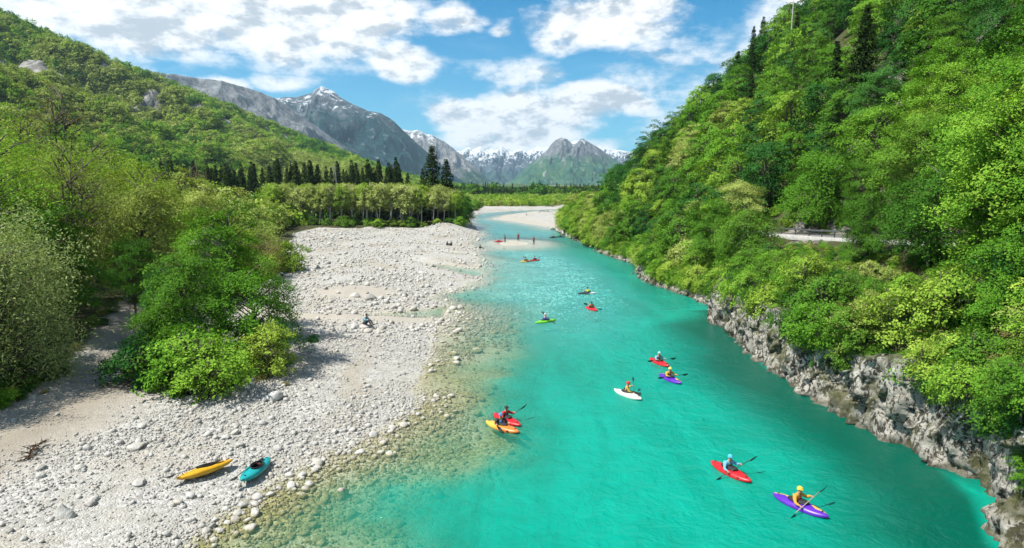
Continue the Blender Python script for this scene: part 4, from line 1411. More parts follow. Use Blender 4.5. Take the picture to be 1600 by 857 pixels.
# budding thicket further along the gravel
for k, (x, y, h, key, tint) in enumerate([(-33.5, 83, 7.2, 'b1', 'olive'), (-31.0, 79, 5.6, 'b1', 'brown'), (-36, 90, 7.5, 'b1', 'olive'), (-29.6, 75.5, 4.4, 'b1', 'lime'), (-34.5, 76, 6.2, 'b1', 'olive'), (-39, 95, 7.8, 'm3', 'olive'), (-30.5, 86, 4.6, 's1', 'lime'), (-32, 72, 4.4, 's0', 'mid'), (-33.5, 66, 5.0, 's2', 'bright')]):
    lt('budding_shrub', ['tall pale bush with grey twigs on the gravel edge', 'brown budding bush at the gravel edge', 'pale bush farther back along the gravel edge', 'low lime bush at the tip of the gravel edge thicket', 'olive bush in the middle of the gravel edge thicket', 'rounded olive tree behind the gravel edge thicket', 'low lime shrub against the white stones', 'green shrub beside the braided channel', 'bright green shrub near the sandy path end'][k], 'shrub', key, tint, x, y, h, 1.0)
# tall nearly bare trees over the left wood
lt('bare_tree', 'tall brown nearly leafless tree above the left bank wood', 'tree', 'b0', 'brown', -51, 74, 23, 0.75)
lt('bare_tree', 'thinner nearly leafless tree left of the tall bare one', 'tree', 'b0', 'brown', -63, 84, 23, 0.62)
lt('bare_tree', 'brown budding tree at the right shoulder of the left wood', 'tree', 'b0', 'brown', -51, 104, 15, 0.9)

# spruce belt behind the gravel bar
belt = []
for k in range(150):
    px = pr.uniform(225, 640)
    y = pr.uniform(205, 270)
    belt.append(((px - 800) / 1000 * y, y, pr.uniform(11.5, 21)))
for (x, y, h) in belt:
    tree('spruce_tree', 'dark spruce in the belt behind the pale grove', 'spruce', pr.choice(['p0', 'p1', 'p2']), 'spruce', x, y, 1.3, h, pr.uniform(0, 6.28), 'spruces of the dark belt')
for (x, y, h, lab) in [(-22.6, 184, 21.5, 'tallest dark spruce at the end of the pale grove'), (-19.2, 190, 18.0, 'second tall spruce right of the tallest one'), (-26.5, 192, 15.5, 'shorter spruce left of the tallest one'), (-45, 205, 17.5, 'spruce rising alone over the middle of the grove'), (-49.5, 208, 15.5, 'smaller spruce next to the one over the grove'), (-38, 212, 16.5, 'spruce between the tallest one and the grove middle'), (-33, 205, 14.5, 'short spruce close behind the grove')]:
    tree('spruce_tree', lab, 'spruce', 'p0' if h > 17.8 else pr.choice(['p1', 'p2']), 'spruce', x, y, 2.0, h, pr.uniform(0, 6.28), None, 1.35 if h > 17.8 else 1.1)

# pale grove along the bar
ORD = ['first', 'second', 'third', 'fourth', 'fifth', 'sixth', 'seventh', 'eighth', 'ninth', 'tenth', 'eleventh', 'twelfth', 'thirteenth', 'fourteenth', 'fifteenth', 'sixteenth', 'seventeenth', 'eighteenth', 'nineteenth']
for row, yy in enumerate([175.5, 180, 185, 190]):
    for k in range(19):
        x = -16.5 - k * 2.75 + pr.uniform(-0.8, 0.8) - row * 1.2
        y = yy + pr.uniform(-1.5, 1.5)
        h = pr.uniform(9.8, 12.2) * (0.86 if x > -20 else 1)
        front = row == 0
        tree('grove_tree', '%s pale-stemmed tree from the river end in the %s row of the grove' % (ORD[k], ORD[row]), 'tree', pr.choice(['g0', 'g1', 'g2']), pr.choice(['grove', 'grove', 'lime', 'grove']), x, y, gz(x, y) - 0.2, h, pr.uniform(0, 6.28), 'grove trees, %s' % ('front row' if front else 'rear rows'), 1.1)
for k in range(16):
    x = -15 - k * 3.0 + pr.uniform(-1, 1)
    y = 174 + pr.uniform(-1.2, 1)
    tree('shrub', 'low shrub at the foot of the pale grove, %s from the river' % ORD[k], 'shrub', pr.choice(['s0', 's1']), pr.choice(['bright', 'lime', 'mid']), x, y, gz(x, y) - 0.2, pr.uniform(1.6, 3.2), pr.uniform(0, 6.28), 'shrubs at the foot of the grove', 1.3)
for k, (x, y, h, tint) in enumerate([(-14.6, 180, 8.5, 'mid'), (-13.8, 186, 9, 'deep'), (-16.5, 193, 10, 'mid'), (-15.4, 200, 9, 'bright'), (-18, 208, 10, 'olive')]):
    tree('bank_tree', 'leafy tree at the river corner of the pale grove', 'tree', pr.choice(['m3', 'm2']), tint, x, y, gz(x, y) - 0.3, h, pr.uniform(0, 6.28), 'trees at the river corner of the grove', 0.8)
print('left done', time.time() - T0)

# ---- masses: left hill wood, valley wood, low valley scrub
proto('f0', make_tree, BARK, seed=71, H=9, cr=4.2, cb=0.05, nb=34, lpb=16, leaf=1.1, br=1.7, thick=0.22, droop=0.4, limbs=False, sides=4)
proto('f1', make_tree, BARK, seed=72, H=9, cr=4.6, cb=0.0, nb=34, lpb=16, leaf=1.15, br=1.8, thick=0.22, droop=0.5, limbs=False, sides=4)
proto('f2', make_spruce, BARK, seed=73, H=14, r=2.6, whorls=13, per=7, lps=7, leaf=1.1, sides=4)
tl = ['lime', 'bright', 'mid', 'deep', 'olive', 'brown']
protos = [(PROTO[k][1], [LEAF[t_]]) for k in ('f0', 'f1') for t_ in tl] + [(PROTO['f2'][1], [LEAF['spruce']])]


def mass(name, label, pts, h, tints, cat='woodland'):
    nn = len(pts)
    tints = np.asarray(tints)
    isp = tints == 99
    idx = np.where(isp, 12, tints + 6 * RNG.integers(0, 2, nn))
    s = h / np.where(isp, PROTO['f2'][2], PROTO['f0'][2])
    o = instancer(name, protos, pts, np.stack([np.zeros(nn), np.zeros(nn), RNG.random(nn) * 6.28], 1), np.stack([s * RNG.uniform(.9, 1.25, nn), s * RNG.uniform(.9, 1.25, nn), s], 1), idx)
    return tag(o, label, cat, kind='stuff')


# left hill: pick random spots over its front slope
front = np.where(LHT[0] >= -0.2)[0]
Vf = LHV[:, front]
e1_ = np.linalg.norm(np.diff(Vf, axis=0)[:, :-1], axis=-1)
e2_ = np.linalg.norm(np.diff(Vf, axis=1)[:-1], axis=-1)
area = (e1_ * e2_)
Yc = Vf[:-1, :-1, 1]
wgt = area * np.clip(600 / np.maximum(Yc, 150), 0.5, 2.2)
prob = (wgt / wgt.sum()).ravel()
N = 21000
pick = RNG.choice(len(prob), N, p=prob)
ci_, cj_ = np.divmod(pick, Vf.shape[1] - 1)
u_, v_ = RNG.random(N)[:, None], RNG.random(N)[:, None]
pts = (Vf[ci_, cj_] * (1 - u_) + Vf[ci_ + 1, cj_] * u_) * (1 - v_) + (Vf[ci_, cj_ + 1] * (1 - u_) + Vf[ci_ + 1, cj_ + 1] * u_) * v_
rk = hill_attr(pts, np.ones(N))['rock']
kp = rk + RNG.normal(size=N) * 0.12 < 0.42
pts = pts[kp]
N = len(pts)
nz = fbm(pts[:, 0] * 0.008, pts[:, 1] * 0.008, pts[:, 2] * 0.01, octv=3, seed=77) * 1.1 + RNG.normal(size=N) * 0.22 + np.clip((1050 - pts[:, 1]) / 900, -0.5, .4) + 0.04
ti = np.select([nz < -0.42, nz < -0.12, nz < 0.16, nz < 0.42], [3, 2, 1, 0], 4)
ti = np.where((pts[:, 2] > 110) & (RNG.random(N) < 0.10), 99, ti)
hh_ = RNG.uniform(6.5, 10.5, N) * np.clip(pts[:, 1] / 600, 0.75, 1.3)
pts[:, 2] -= 0.6
mass('hill_forest', 'spring green forest covering the broad hill on the left', pts, hh_, ti)

# trees between the spruce belt and the hill, and the valley beyond the bend
def flat_pts(n_, x0, x1, y0, y1, cond=None):
    p = np.stack([RNG.uniform(x0, x1, n_), RNG.uniform(y0, y1, n_), np.full(n_, 1.0)], 1)
    if cond is not None:
        p = p[cond(p[:, 0], p[:, 1])]
    return p


p = flat_pts(1500, -230, -20, 196, 420, lambda x, y: (x < -0.09 * y - 2) & ((y > 215) | (x < -60)))
mass('left_valley_wood', 'low olive wood between the spruce belt and the left hill', p, RNG.uniform(5, 9, len(p)), RNG.choice([0, 1, 4, 4, 2], len(p)))
p = flat_pts(900, -150, -48, 112, 178, lambda x, y: (x < forest_edge(y) - 6) & ((x < -60) | (y < 160)))
mass('left_bank_wood', 'olive scrub wood on the flat left bank before the grove', p, RNG.uniform(4, 7.5, len(p)), RNG.choice([0, 4, 4, 1], len(p)))
p = flat_pts(900, -60, 70, 352, 520, lambda x, y: (x < (y - 300) * 0.42))
mass('valley_scrub', 'pale green willow scrub beyond the far river bend', p, RNG.uniform(2.5, 4.5, len(p)) * (1 + (p[:, 1] - 350) / 400), RNG.choice([0, 4, 0, 1], len(p)), 'scrub')
p = flat_pts(260, -48, -17, 255, 352, lambda x, y: (x < np.interp(y, [255, 264, 284, 303, 325, 352], [-21, -20, -19.5, -14, -2, 24]) - 2.5))
mass('far_bank_scrub', 'olive scrub lining the left side of the far river bend', p, RNG.uniform(2.5, 4.6, len(p)), RNG.choice([2, 4, 1, 4], len(p)), 'scrub')
p = flat_pts(2600, -90, 190, 560, 820)
p = p[fbm(p[:, 0] * 0.03, p[:, 1] * 0.02, octv=3, seed=91) > -0.15]
mass('valley_conifer_wood', 'dark conifer wood crossing the valley below the far mountains', p, RNG.uniform(6, 12.5, len(p)) * (1 + 0.45 * fbm(p[:, 0] * 0.04, p[:, 1] * 0.03, octv=2, seed=92)), np.where(RNG.random(len(p)) < 0.9, 99, 2))
p = flat_pts(900, -220, 330, 850, 1500)
mass('valley_far_wood', 'far blue-green woods on the valley floor under the mountains', p, RNG.uniform(7, 11, len(p)), RNG.choice([3, 3, 2, 99], len(p)))
# undergrowth on the right slope and cliff top, one mass
N = 5200
y = RNG.uniform(12, 118, N)
d = np.where(RNG.random(N) < 0.55, RNG.uniform(0.7, ROAD_D0 - 2.0, N), RNG.uniform(ROAD_D1 + 0.7, 34, N))
x = xr(y) + d
p = np.stack([x, y, right_hill(d, y) - 0.1], 1)
kk = [(k, t_) for k in ('s0', 's1') for t_ in ('bright', 'mid', 'deep', 'lime', 'dry')]
s_ = RNG.uniform(0.16, 0.42, N) * np.where((d > 4.5) & (d < ROAD_D0), 0.55, 1.0)
o = instancer('hillside_undergrowth', [(PROTO[k][1], [LEAF[t_]]) for (k, t_) in kk], p, np.stack([RNG.normal(size=N) * 0.2, RNG.normal(size=N) * 0.2, RNG.random(N) * 6.28], 1), np.stack([s_ * 1.2, s_ * 1.2, s_], 1), RNG.choice(10, N, p=[.13, .16, .08, .06, .07] * 2))
tag(o, 'low leafy undergrowth and dry grass on the right slope', 'undergrowth', kind='stuff')
# tufts at the foot of the left wood and the thicket
N = 900
y = RNG.uniform(22, 100, N)
x = forest_edge(y) + RNG.normal(size=N) * 1.2 - 1.0
th_ = RNG.random(N) < 0.25
x = np.where(th_, -18.6 + RNG.normal(size=N) * 2.3, x)
y = np.where(th_, 37.5 + RNG.normal(size=N) * 3.2, y)
ok = (ground_attrs(x, y)['tan'] < 0.35) & ((y > 33.5) | ~th_) & ((y > 27) | (x < -26))
x, y = x[ok], y[ok]
N = len(x)
s_ = RNG.uniform(0.10, 0.30, N)
o = instancer('bank_undergrowth', [(PROTO[k][1], [LEAF[t_]]) for (k, t_) in kk], np.stack([x, y, ground(x, y) - 0.06], 1), np.stack([RNG.normal(size=N) * 0.2, RNG.normal(size=N) * 0.2, RNG.random(N) * 6.28], 1), np.stack([s_ * 1.2, s_ * 1.2, s_], 1), RNG.choice(10, N, p=[.10, .12, .12, .04, .12] * 2))
tag(o, 'low green tufts along the foot of the left wood', 'undergrowth', kind='stuff')
print('masses', time.time() - T0)
# ------------------------------------------------------------------ road with guard rail
def asphalt():
    m, t, out = new_mat('worn_asphalt')
    P_ = t.add('ShaderNodeNewGeometry').outputs['Position']
    n = t.noise(P_, 14, 4, 0.7)
    n2 = t.noise(P_, 0.8, 4, 0.6)
    col = t.mix(t.sstep(n2, 0.3, 0.7), (0.13, 0.13, 0.125), (0.19, 0.185, 0.175))
    col = t.mix(t.m('MULTIPLY', n, 0.3), col, (0.27, 0.26, 0.25))
    principled(t, out, col, 0.9, t.bump(n, 0.4, 0.02), 0.2)
    return m


M['asphalt'] = asphalt()
M['kerb'] = plain('concrete_kerb', (0.33, 0.32, 0.30), 0.9, 0.2, 3)
M['steel'] = plain('galvanised_steel', (0.12, 0.125, 0.125), 0.5, 0.15, 5)
M['paint'] = plain('road_paint', (0.55, 0.55, 0.53), 0.8, 0.15, 4)
ry = np.arange(8, 160, 1.0)
rzv = road_z(ry)
rx = xr(ry)
# smooth the road line so that it does not follow every bulge of the cliff
rx = np.convolve(np.pad(rx, 9, mode='edge'), np.ones(19) / 19, mode='valid')


def strip(name, d0, d1, dz, thick, mat, kind='structure', label=None):
    a = np.stack([rx + d0, ry, rzv + dz], 1)
    b = np.stack([rx + d1, ry, rzv + dz], 1)
    lo = np.array([0, 0, -thick])
    V = np.stack([a + lo, a, b, b + lo], 1)
    n_ = len(ry)
    q = []
    for i in range(n_ - 1):
        for k in range(3):
            q.append((i * 4 + k, i * 4 + k + 1, i * 4 + 4 + k + 1, i * 4 + 4 + k))
    q.append((0, 3, 2, 1))
    q.append((n_ * 4 - 4, n_ * 4 - 3, n_ * 4 - 2, n_ * 4 - 1))
    o = obj(name, mesh_np(name, V.reshape(-1, 3), np.array(q)), mat)
    return tag(o, label, kind=kind)


strip('road', ROAD_D0, ROAD_D1, 0.04, 0.5, M['asphalt'], label='narrow asphalt road cut into the right hillside')
strip('road_kerb', ROAD_D0 - 0.45, ROAD_D0 - 0.004, 0.14, 0.5, M['kerb'], label='low concrete kerb on the river side of the road')
strip('road_line', ROAD_D0 + 0.25, ROAD_D0 + 0.37, 0.046, 0.002, M['paint'], label='white edge line painted on the road')
gr = thing('guard_rail', 'grey steel guard rail along the river side of the hillside road', 'guard rail', (float(rx[0]), float(ry[0]), float(rzv[0])))
off0 = np.array([rx[0], ry[0], rzv[0]])
for nm, zc_, hh2 in (('rail', 0.72, 0.16), ('lower_rail', 0.42, 0.05)):
    mb = MB()
    a = np.stack([rx + ROAD_D0 - 0.22, ry, rzv + zc_], 1) - off0
    prof = [(-0.02, hh2 / 2), (0.03, hh2 / 4), (-0.01, 0), (0.03, -hh2 / 4), (-0.02, -hh2 / 2), (0.05, -hh2 / 2), (0.05, hh2 / 2)]
    V = np.stack([a + np.array([dx, 0, dz]) for dx, dz in prof], 1)
    k = len(prof)
    q = [(i * k + j, i * k + (j + 1) % k, (i + 1) * k + (j + 1) % k, (i + 1) * k + j) for i in range(len(ry) - 1) for j in range(k)]
    mb.add(V.reshape(-1, 3), np.array(q))
    obj(nm, mb.mesh(nm), M['steel'], gr)
pm = MB()
pm.box((0, 0, 0.43), (0.07, 0.09, 0.86))
pmesh = pm.mesh('post')
for i in range(6, len(ry), 3):
    obj('post', pmesh, M['steel'], gr, (rx[i] + ROAD_D0 - 0.11 - off0[0], ry[i] - off0[1], rzv[i] - off0[2]))

# ------------------------------------------------------------------ stones
def stone_mesh(seed, sub=2, flat=0.68, ang=0.5):
    import bmesh
    bm = bmesh.new()
    bmesh.ops.create_icosphere(bm, subdivisions=sub, radius=0.5)
    v = np.array([p.co[:] for p in bm.verts])
    f = np.array([[q.index for q in p.verts] for p in bm.faces])
    bm.free()
    rng = np.random.default_rng(seed)
    for _ in range(int(5 + 6 * ang)):                      # knock facets off the ball
        nrm = rng.normal(size=3)
        nrm /= np.linalg.norm(nrm)
        lim = rng.uniform(0.30, 0.44)
        dd = v @ nrm
        v = v - np.outer(np.clip(dd - lim, 0, None) * (0.75 + 0.2 * ang), nrm)
    r = 1 + 0.16 * fbm(v[:, 0] * 3 + seed, v[:, 1] * 3, v[:, 2] * 3, octv=2, seed=seed)
    v = v * r[:, None] * np.array([1.0, rng.uniform(0.68, 0.95), flat * rng.uniform(0.8, 1.15)])
    me = mesh_np('stone', v, None, f, smooth=True)
    return me


ST_LO = [stone_mesh(100 + k, 1) for k in range(8)]
ST_HI = [stone_mesh(200 + k, 2) for k in range(8)]
for me in ST_LO + ST_HI:
    me.materials.append(M['stone'])


def stone_pts(n_, x0, x1, y0, y1, smin, smax, alpha, keepf):
    x = RNG.uniform(x0, x1, n_)
    y = RNG.uniform(y0, y1, n_)
    s = smin * (1 - RNG.random(n_) * (1 - (smin / smax) ** alpha)) ** (-1 / alpha)
    z = ground(x, y)
    at_ = ground_attrs(x, y)
    bare = np.clip(at_['sand'] * 0.96 + at_['soil'] * 0.9, 0, 1)
    clump = 0.45 + 1.3 * fbm((x - y * 0.3) * 0.20, y * 0.10, octv=4, seed=55)
    k = (RNG.random(n_) > bare) & (RNG.random(n_) < np.clip(clump + 0.25, 0.05, 1)) & keepf(x, y, z)
    return np.stack([x, y, z, s], 1)[k]


lim_w = lambda x, y, z: (z > -0.75) & (x < xr(y) - 3) & (x > forest_edge(y) - 1)
A = np.vstack([
    stone_pts(80000, -34, -2, 15, 48, 0.08, 0.48, 2.7, lambda x, y, z: lim_w(x, y, z) & (z < 0.95 + 0.0 * x) | ((RNG.random(len(x)) < 0.30) & lim_w(x, y, z))),
    stone_pts(20000, -34, 2, 48, 85, 0.13, 0.95, 2.1, lim_w),
    stone_pts(12000, -56, 0, 85, 172, 0.20, 1.1, 2.2, lim_w),
    stone_pts(900, -12, 40, 195, 330, 0.25, 0.8, 2.6, lambda x, y, z: (z > -0.05) & (z < 1.2)),
    stone_pts(4600, -13, 0, 18, 62, 0.15, 0.62, 2.1, lambda x, y, z: (z > -0.8) & (z < 0.02)),
])
print('stones', len(A), time.time() - T0)
app = A[:, 3] / np.hypot(A[:, 0], A[:, 1])
order = np.argsort(-app)
top, rest = order[:290], order[290:]
for i in top:
    x, y, z, s = A[i]
    o = obj('stone', ST_HI[int(RNG.integers(8))], parent=GRAVEL, loc=(x, y, z + s * 0.10), rot=(RNG.normal() * 0.25, RNG.normal() * 0.25, RNG.random() * 6.28), scl=s)
Bs = A[rest]
nn_ = len(Bs)
o = instancer('stones', [(me, [M['stone']]) for me in ST_LO], Bs[:, :3] + np.stack([0 * Bs[:, 3], 0 * Bs[:, 3], Bs[:, 3] * 0.10], 1), np.stack([RNG.normal(size=nn_) * 0.35, RNG.normal(size=nn_) * 0.35, RNG.random(nn_) * 6.28], 1), np.repeat(Bs[:, 3:4], 3, 1), RNG.integers(0, 8, nn_), parent=GRAVEL)
tag(o, kind='stuff')
# rubble at the foot of the low right bank
Q = []
for k in range(240):
    y = RNG.uniform(60, 190)
    x = float(xr(y)) + RNG.normal() * 0.35 - 0.1
    Q.append((x, y, RNG.uniform(-0.15, 0.35), RNG.uniform(0.2, 0.7)))
Q = np.array(Q)
o = instancer('bank_rubble', [(me, [M['cliff']]) for me in [stone_mesh(400 + k, 2, 0.8, 0.9) for k in range(5)]], Q[:, :3], np.stack([RNG.normal(size=240) * 0.4, RNG.normal(size=240) * 0.4, RNG.random(240) * 6.28], 1), np.repeat(Q[:, 3:4], 3, 1), RNG.integers(0, 5, 240))
tag(o, 'grey rubble along the foot of the right bank', 'rubble', kind='stuff')

# boulders that stand out
for k, (x, y, s, flat, lab) in enumerate([
        (-15.75, 21.1, 0.85, 1.0, 'pale pyramid-shaped boulder on the gravel in the lower left corner'),
        (-6.8, 24.2, 0.62, 0.9, 'white boulder half in the shallows below the beached kayaks'),
        (-2.6, 46.6, 0.95, 0.6, 'broad white boulder farthest out in the clear shallows'),
        (-4.2, 45.6, 0.8, 0.5, 'flat white boulder, rearmost of three in a row in the shallows'),
        (-3.9, 43.9, 0.85, 0.65, 'large white boulder, middle of three in a row in the shallows'),
        (-3.8, 42.9, 0.7, 0.6, 'round white boulder, nearest of three in a row in the shallows'),
        (-14.6, 64.5, 1.7, 0.55, 'big white boulder lying in the braided side channel'),
        (-16.2, 65.2, 1.1, 0.6, 'smaller boulder beside the big one in the side channel'),
        (-12.6, 32.8, 0.95, 0.7, 'grey rounded boulder on the gravel right of the thicket'),
        (-26.8, 71.0, 1.9, 0.75, 'large pale boulder at the edge of the braided channel'),
        (-25.0, 69.2, 1.5, 0.7, 'pale boulder in front of the largest channel-side one'),
        (-14.5, 23.6, 0.55, 0.6, 'smooth grey cobble left of the yellow kayak'),
        (-16.4, 26.6, 0.85, 0.45, 'flat whitish slab on the sandy gravel above the yellow kayak')]):
    me = stone_mesh(300 + k, 3, flat, 0.8)
    if k == 0:
        co_ = np.empty(len(me.vertices) * 3, dtype=np.float32)
        me.vertices.foreach_get('co', co_)
        co_ = co_.reshape(-1, 3)
        tz = np.clip((co_[:, 2] + 0.3) / 0.75, 0, 1)
        co_[:, :2] *= (1.15 - 0.85 * tz)[:, None]
        me.vertices.foreach_set('co', co_.ravel())
    me.materials.append(M['stone'])
    o = obj('boulder', me, loc=(x, y, max(gz(x, y), -0.25) + s * 0.16 * flat), rot=(0, 0, k * 1.3), scl=s)
    tag(o, lab, 'boulder')

# ------------------------------------------------------------------ kayaks
def shell_mat(name, col, mark=None, c2=None):
    """moulded plastic; mark = painted flame-like flash on the deck"""
    m, t, out = new_mat(name)
    co = t.add('ShaderNodeTexCoord').outputs['Object']
    n = t.noise(co, 5, 5, 0.65)
    sc_ = t.noise(t.scale(co, (1, 8, 8)), 6, 4, 0.7)
    c = t.mix(t.sstep(n, 0.3, 0.7), tuple(v * 0.82 for v in col), col)
    sp_ = t.add('ShaderNodeSeparateXYZ')
    t.put(sp_.inputs[0], co)
    if mark == 'fade':
        c = t.mix(t.sstep(sp_.outputs[0], -0.7, 0.5), c2, c)
    if mark == 'flash':
        zz2 = t.m('ADD', sp_.outputs[1], t.m('MULTIPLY', t.m('SINE', t.m('MULTIPLY', sp_.outputs[0], 11.0)), 0.035))
        zz2 = t.m('ADD', zz2, t.m('MULTIPLY', t.m('SUBTRACT', n, 0.5), 0.16))
        band = t.m('MULTIPLY', t.sstep(zz2, 0.015, 0.03), t.sstep(t.m('ABSOLUTE', sp_.outputs[0]), 0.42, 0.47))
        band = t.m('MULTIPLY', band, t.sstep(sp_.outputs[2], 0.13, 0.16))
        c = t.mix(band, c, c2)
    scr = t.m('MULTIPLY', t.sstep(sc_, 0.66, 0.74), 0.35)
    c = t.mix(scr, c, tuple(min(1, v * 0.7 + 0.12) for v in col))
    principled(t, out, c, 0.38, None, 0.45)
    return m


KL, KW = 2.35, 0.66


def kayak_meshes():
    ns, nr_ = 61, 32
    u = np.linspace(-1, 1, ns)
    V = []
    for s in u:
        a = abs(s)
        wdt = KW / 2 * max(0.0, (1 - a ** 2.3)) ** 0.75 + 0.018
        rock = 0.17 * a ** 2.6
        dk = 0.30 + (0.06 * a if s > 0 else 0.02 * a) - 0.09 * a ** 3 + 0.05 * math.exp(-((s - 0.05) / 0.35) ** 2)
        top_, bot_ = max(dk, rock + 0.06), rock
        mid = bot_ + (top_ - bot_) * 0.52
        for k in range(nr_):
            th = 2 * math.pi * k / nr_
            cy_, sy_ = math.cos(th), math.sin(th)
            yv = wdt * math.copysign(abs(cy_) ** 0.75, cy_)
            if sy_ >= 0:
                zv = mid + (top_ - mid) * abs(sy_) ** 1.15
            else:
                zv = mid - (mid - bot_) * abs(sy_) ** 0.7
            V.append((s * KL / 2, yv, zv))
    V = np.array(V)
    Q = []
    ex, ey, cxx = 0.42, 0.215, -0.06
    for i in range(ns - 1):
        for k in range(nr_):
            q = (i * nr_ + k, (i + 1) * nr_ + k, (i + 1) * nr_ + (k + 1) % nr_, i * nr_ + (k + 1) % nr_)
            c = V[list(q)].mean(0)
            upper = 1 <= k < nr_ // 2 - 1
            if upper and ((c[0] - cxx) / (ex * 0.95)) ** 2 + (c[1] / (ey * 0.95)) ** 2 < 1:
                continue
            Q.append(q)
    n0_ = len(V)
    V = np.vstack([V, [(-KL / 2 - 0.015, 0, 0.20), (KL / 2 + 0.015, 0, 0.22)]])
    Tt = []
    for k in range(nr_):
        Tt.append((k, (k + 1) % nr_, n0_))
        Tt.append(((ns - 1) * nr_ + (k + 1) % nr_, (ns - 1) * nr_ + k, n0_ + 1))
    hull = mesh_np('hull', V, np.array(Q), np.array(Tt), smooth=True)
    th = np.linspace(0, 2 * np.pi, 33)
    ring = np.stack([cxx + ex * np.cos(th), ey * np.sin(th), 0.365 + 0.025 * np.cos(th)], 1)
    mb = MB()
    mb.tube(ring, 0.024, 8, cap=False)
    coam = mb.mesh('coaming', True)
    # spray skirt: domed disc
    V, Q = [], []
    for j, f in enumerate([1.0, 0.8, 0.55, 0.25, 0.02]):
        for k in range(24):
            a = k * 2 * math.pi / 24
            V.append((cxx + ex * 0.99 * f * math.cos(a), ey * 0.99 * f * math.sin(a), 0.372 + 0.025 * math.cos(a) * f + 0.07 * (1 - f * f)))
    for j in range(4):
        for k in range(24):
            Q.append((j * 24 + k, j * 24 + (k + 1) % 24, (j + 1) * 24 + (k + 1) % 24, (j + 1) * 24 + k))
    skirt = mesh_np('spray_skirt', np.array(V), np.array(Q), smooth=True)
    # cockpit well
    V, Q = [], []
    for j, (f, z) in enumerate([(1.0, 0.36), (1.0, 0.25), (0.92, 0.13), (0.6, 0.08), (0.02, 0.075)]):
        for k in range(24):
            a = k * 2 * math.pi / 24
            V.append((cxx + ex * f * math.cos(a), ey * f * math.sin(a), z))
    for j in range(4):
        for k in range(24):
            Q.append((j * 24 + k, j * 24 + (k + 1) % 24, (j + 1) * 24 + (k + 1) % 24, (j + 1) * 24 + k))
    well = mesh_np('cockpit_well', np.array(V), np.array(Q), smooth=True)
    mb = MB()
    mb.box((-0.15, 0, 0.13), (0.30, 0.32, 0.10))
    mb.box((-0.30, 0, 0.25), (0.05, 0.34, 0.16))
    mb.box((0.05, 0.13, 0.17), (0.22, 0.05, 0.14))
    mb.box((0.05, -0.13, 0.17), (0.22, 0.05, 0.14))
    seat = mb.mesh('seat')
    hs = []
    for s in (-1, 1):
        mb = MB()
        zz3 = 0.275 if s < 0 else 0.31
        mb.tube([(s * 0.90, -0.05, zz3 - 0.02), (s * 0.93, -0.045, zz3 + 0.03), (s * 0.93, 0.045, zz3 + 0.03), (s * 0.90, 0.05, zz3 - 0.02)], 0.014, 6)
        hs.append(mb.mesh('grab_handle', True))
    return hull, coam, skirt, well, seat, hs


HULL, COAM, SKIRT, WELL, SEAT, HANDLES = kayak_meshes()
M['black'] = plain('black_rubber', (0.016, 0.017, 0.018), 0.6, 0.3, 8)
M['neoprene'] = plain('dark_neoprene', (0.02, 0.021, 0.024), 0.75, 0.3, 10)
M['maroonseat'] = plain('dark_red_seat_foam', (0.06, 0.018, 0.02), 0.8, 0.25, 9)


def kayak(label, x, y, ang, mat, occupied=True, z=-0.10, tilt=(0, 0), skirt=None, scl=0.96):
    e = thing('kayak', label, 'kayak', (x, y, z), R(ang), None, scl)
    e.rotation_euler = (tilt[0], tilt[1], R(ang))
    obj('hull', HULL, mat, e)
    obj('coaming', COAM, M['black'], e)
    if occupied:
        obj('spray_skirt', SKIRT, skirt or M['neoprene'], e)
    else:
        obj('cockpit_well', WELL, M['black'], e)
        obj('seat', SEAT, M['maroonseat'], e)
    for h in HANDLES:
        obj('grab_handle', h, M['black'], e)
    return e


# ------------------------------------------------------------------ paddles
def paddle_meshes():
    mb = MB()
    mb.tube([(0, -0.72, 0), (0, 0.72, 0)], 0.0155, 8)
    shaft = mb.mesh('shaft', True)
    bl = []
    for s in (-1, 1):
        n_ = 14
        uu = np.linspace(0, 1, n_)
        wd = 0.095 * np.clip(np.sin(np.clip(uu * 1.04, 0, 1) * math.pi * 0.93 + 0.10), 0.05, 1) ** 0.6
        V = []
        for u_, w_ in zip(uu, wd):
            y = s * (0.68 + 0.46 * u_)
            cup = 0.035 * math.sin(u_ * math.pi)
            V += [(cup - 0.006, y, -w_), (cup + 0.012, y, 0), (cup - 0.006, y, w_), (cup + 0.002, y, 0)]
        Q = []
        for i in range(n_ - 1):
            for k in range(4):
                Q.append((i * 4 + k, i * 4 + (k + 1) % 4, (i + 1) * 4 + (k + 1) % 4, (i + 1) * 4 + k))
        Q += [(0, 1, 2, 3), (n_ * 4 - 1, n_ * 4 - 2, n_ * 4 - 3, n_ * 4 - 4)]
        bl.append(mesh_np('blade', np.array(V), np.array(Q), smooth=True))
    return shaft, bl


SHAFT, BLADES = paddle_meshes()
M['carbon'] = plain('black_carbon_blade', (0.018, 0.02, 0.022), 0.35, 0.3, 6)
M['shaft'] = plain('pale_composite_shaft', (0.30, 0.25, 0.17), 0.5, 0.15, 6)
M['shaftb'] = plain('dark_composite_shaft', (0.04, 0.04, 0.042), 0.5, 0.15, 6)


def paddle(label, mtx, shaft='shaftb'):
    e = thing('paddle', label, 'paddle')
    e.matrix_world = mtx
    obj('shaft', SHAFT, M[shaft], e)
    for b in BLADES:
        obj('blade', b, M['carbon'], e)
    return e


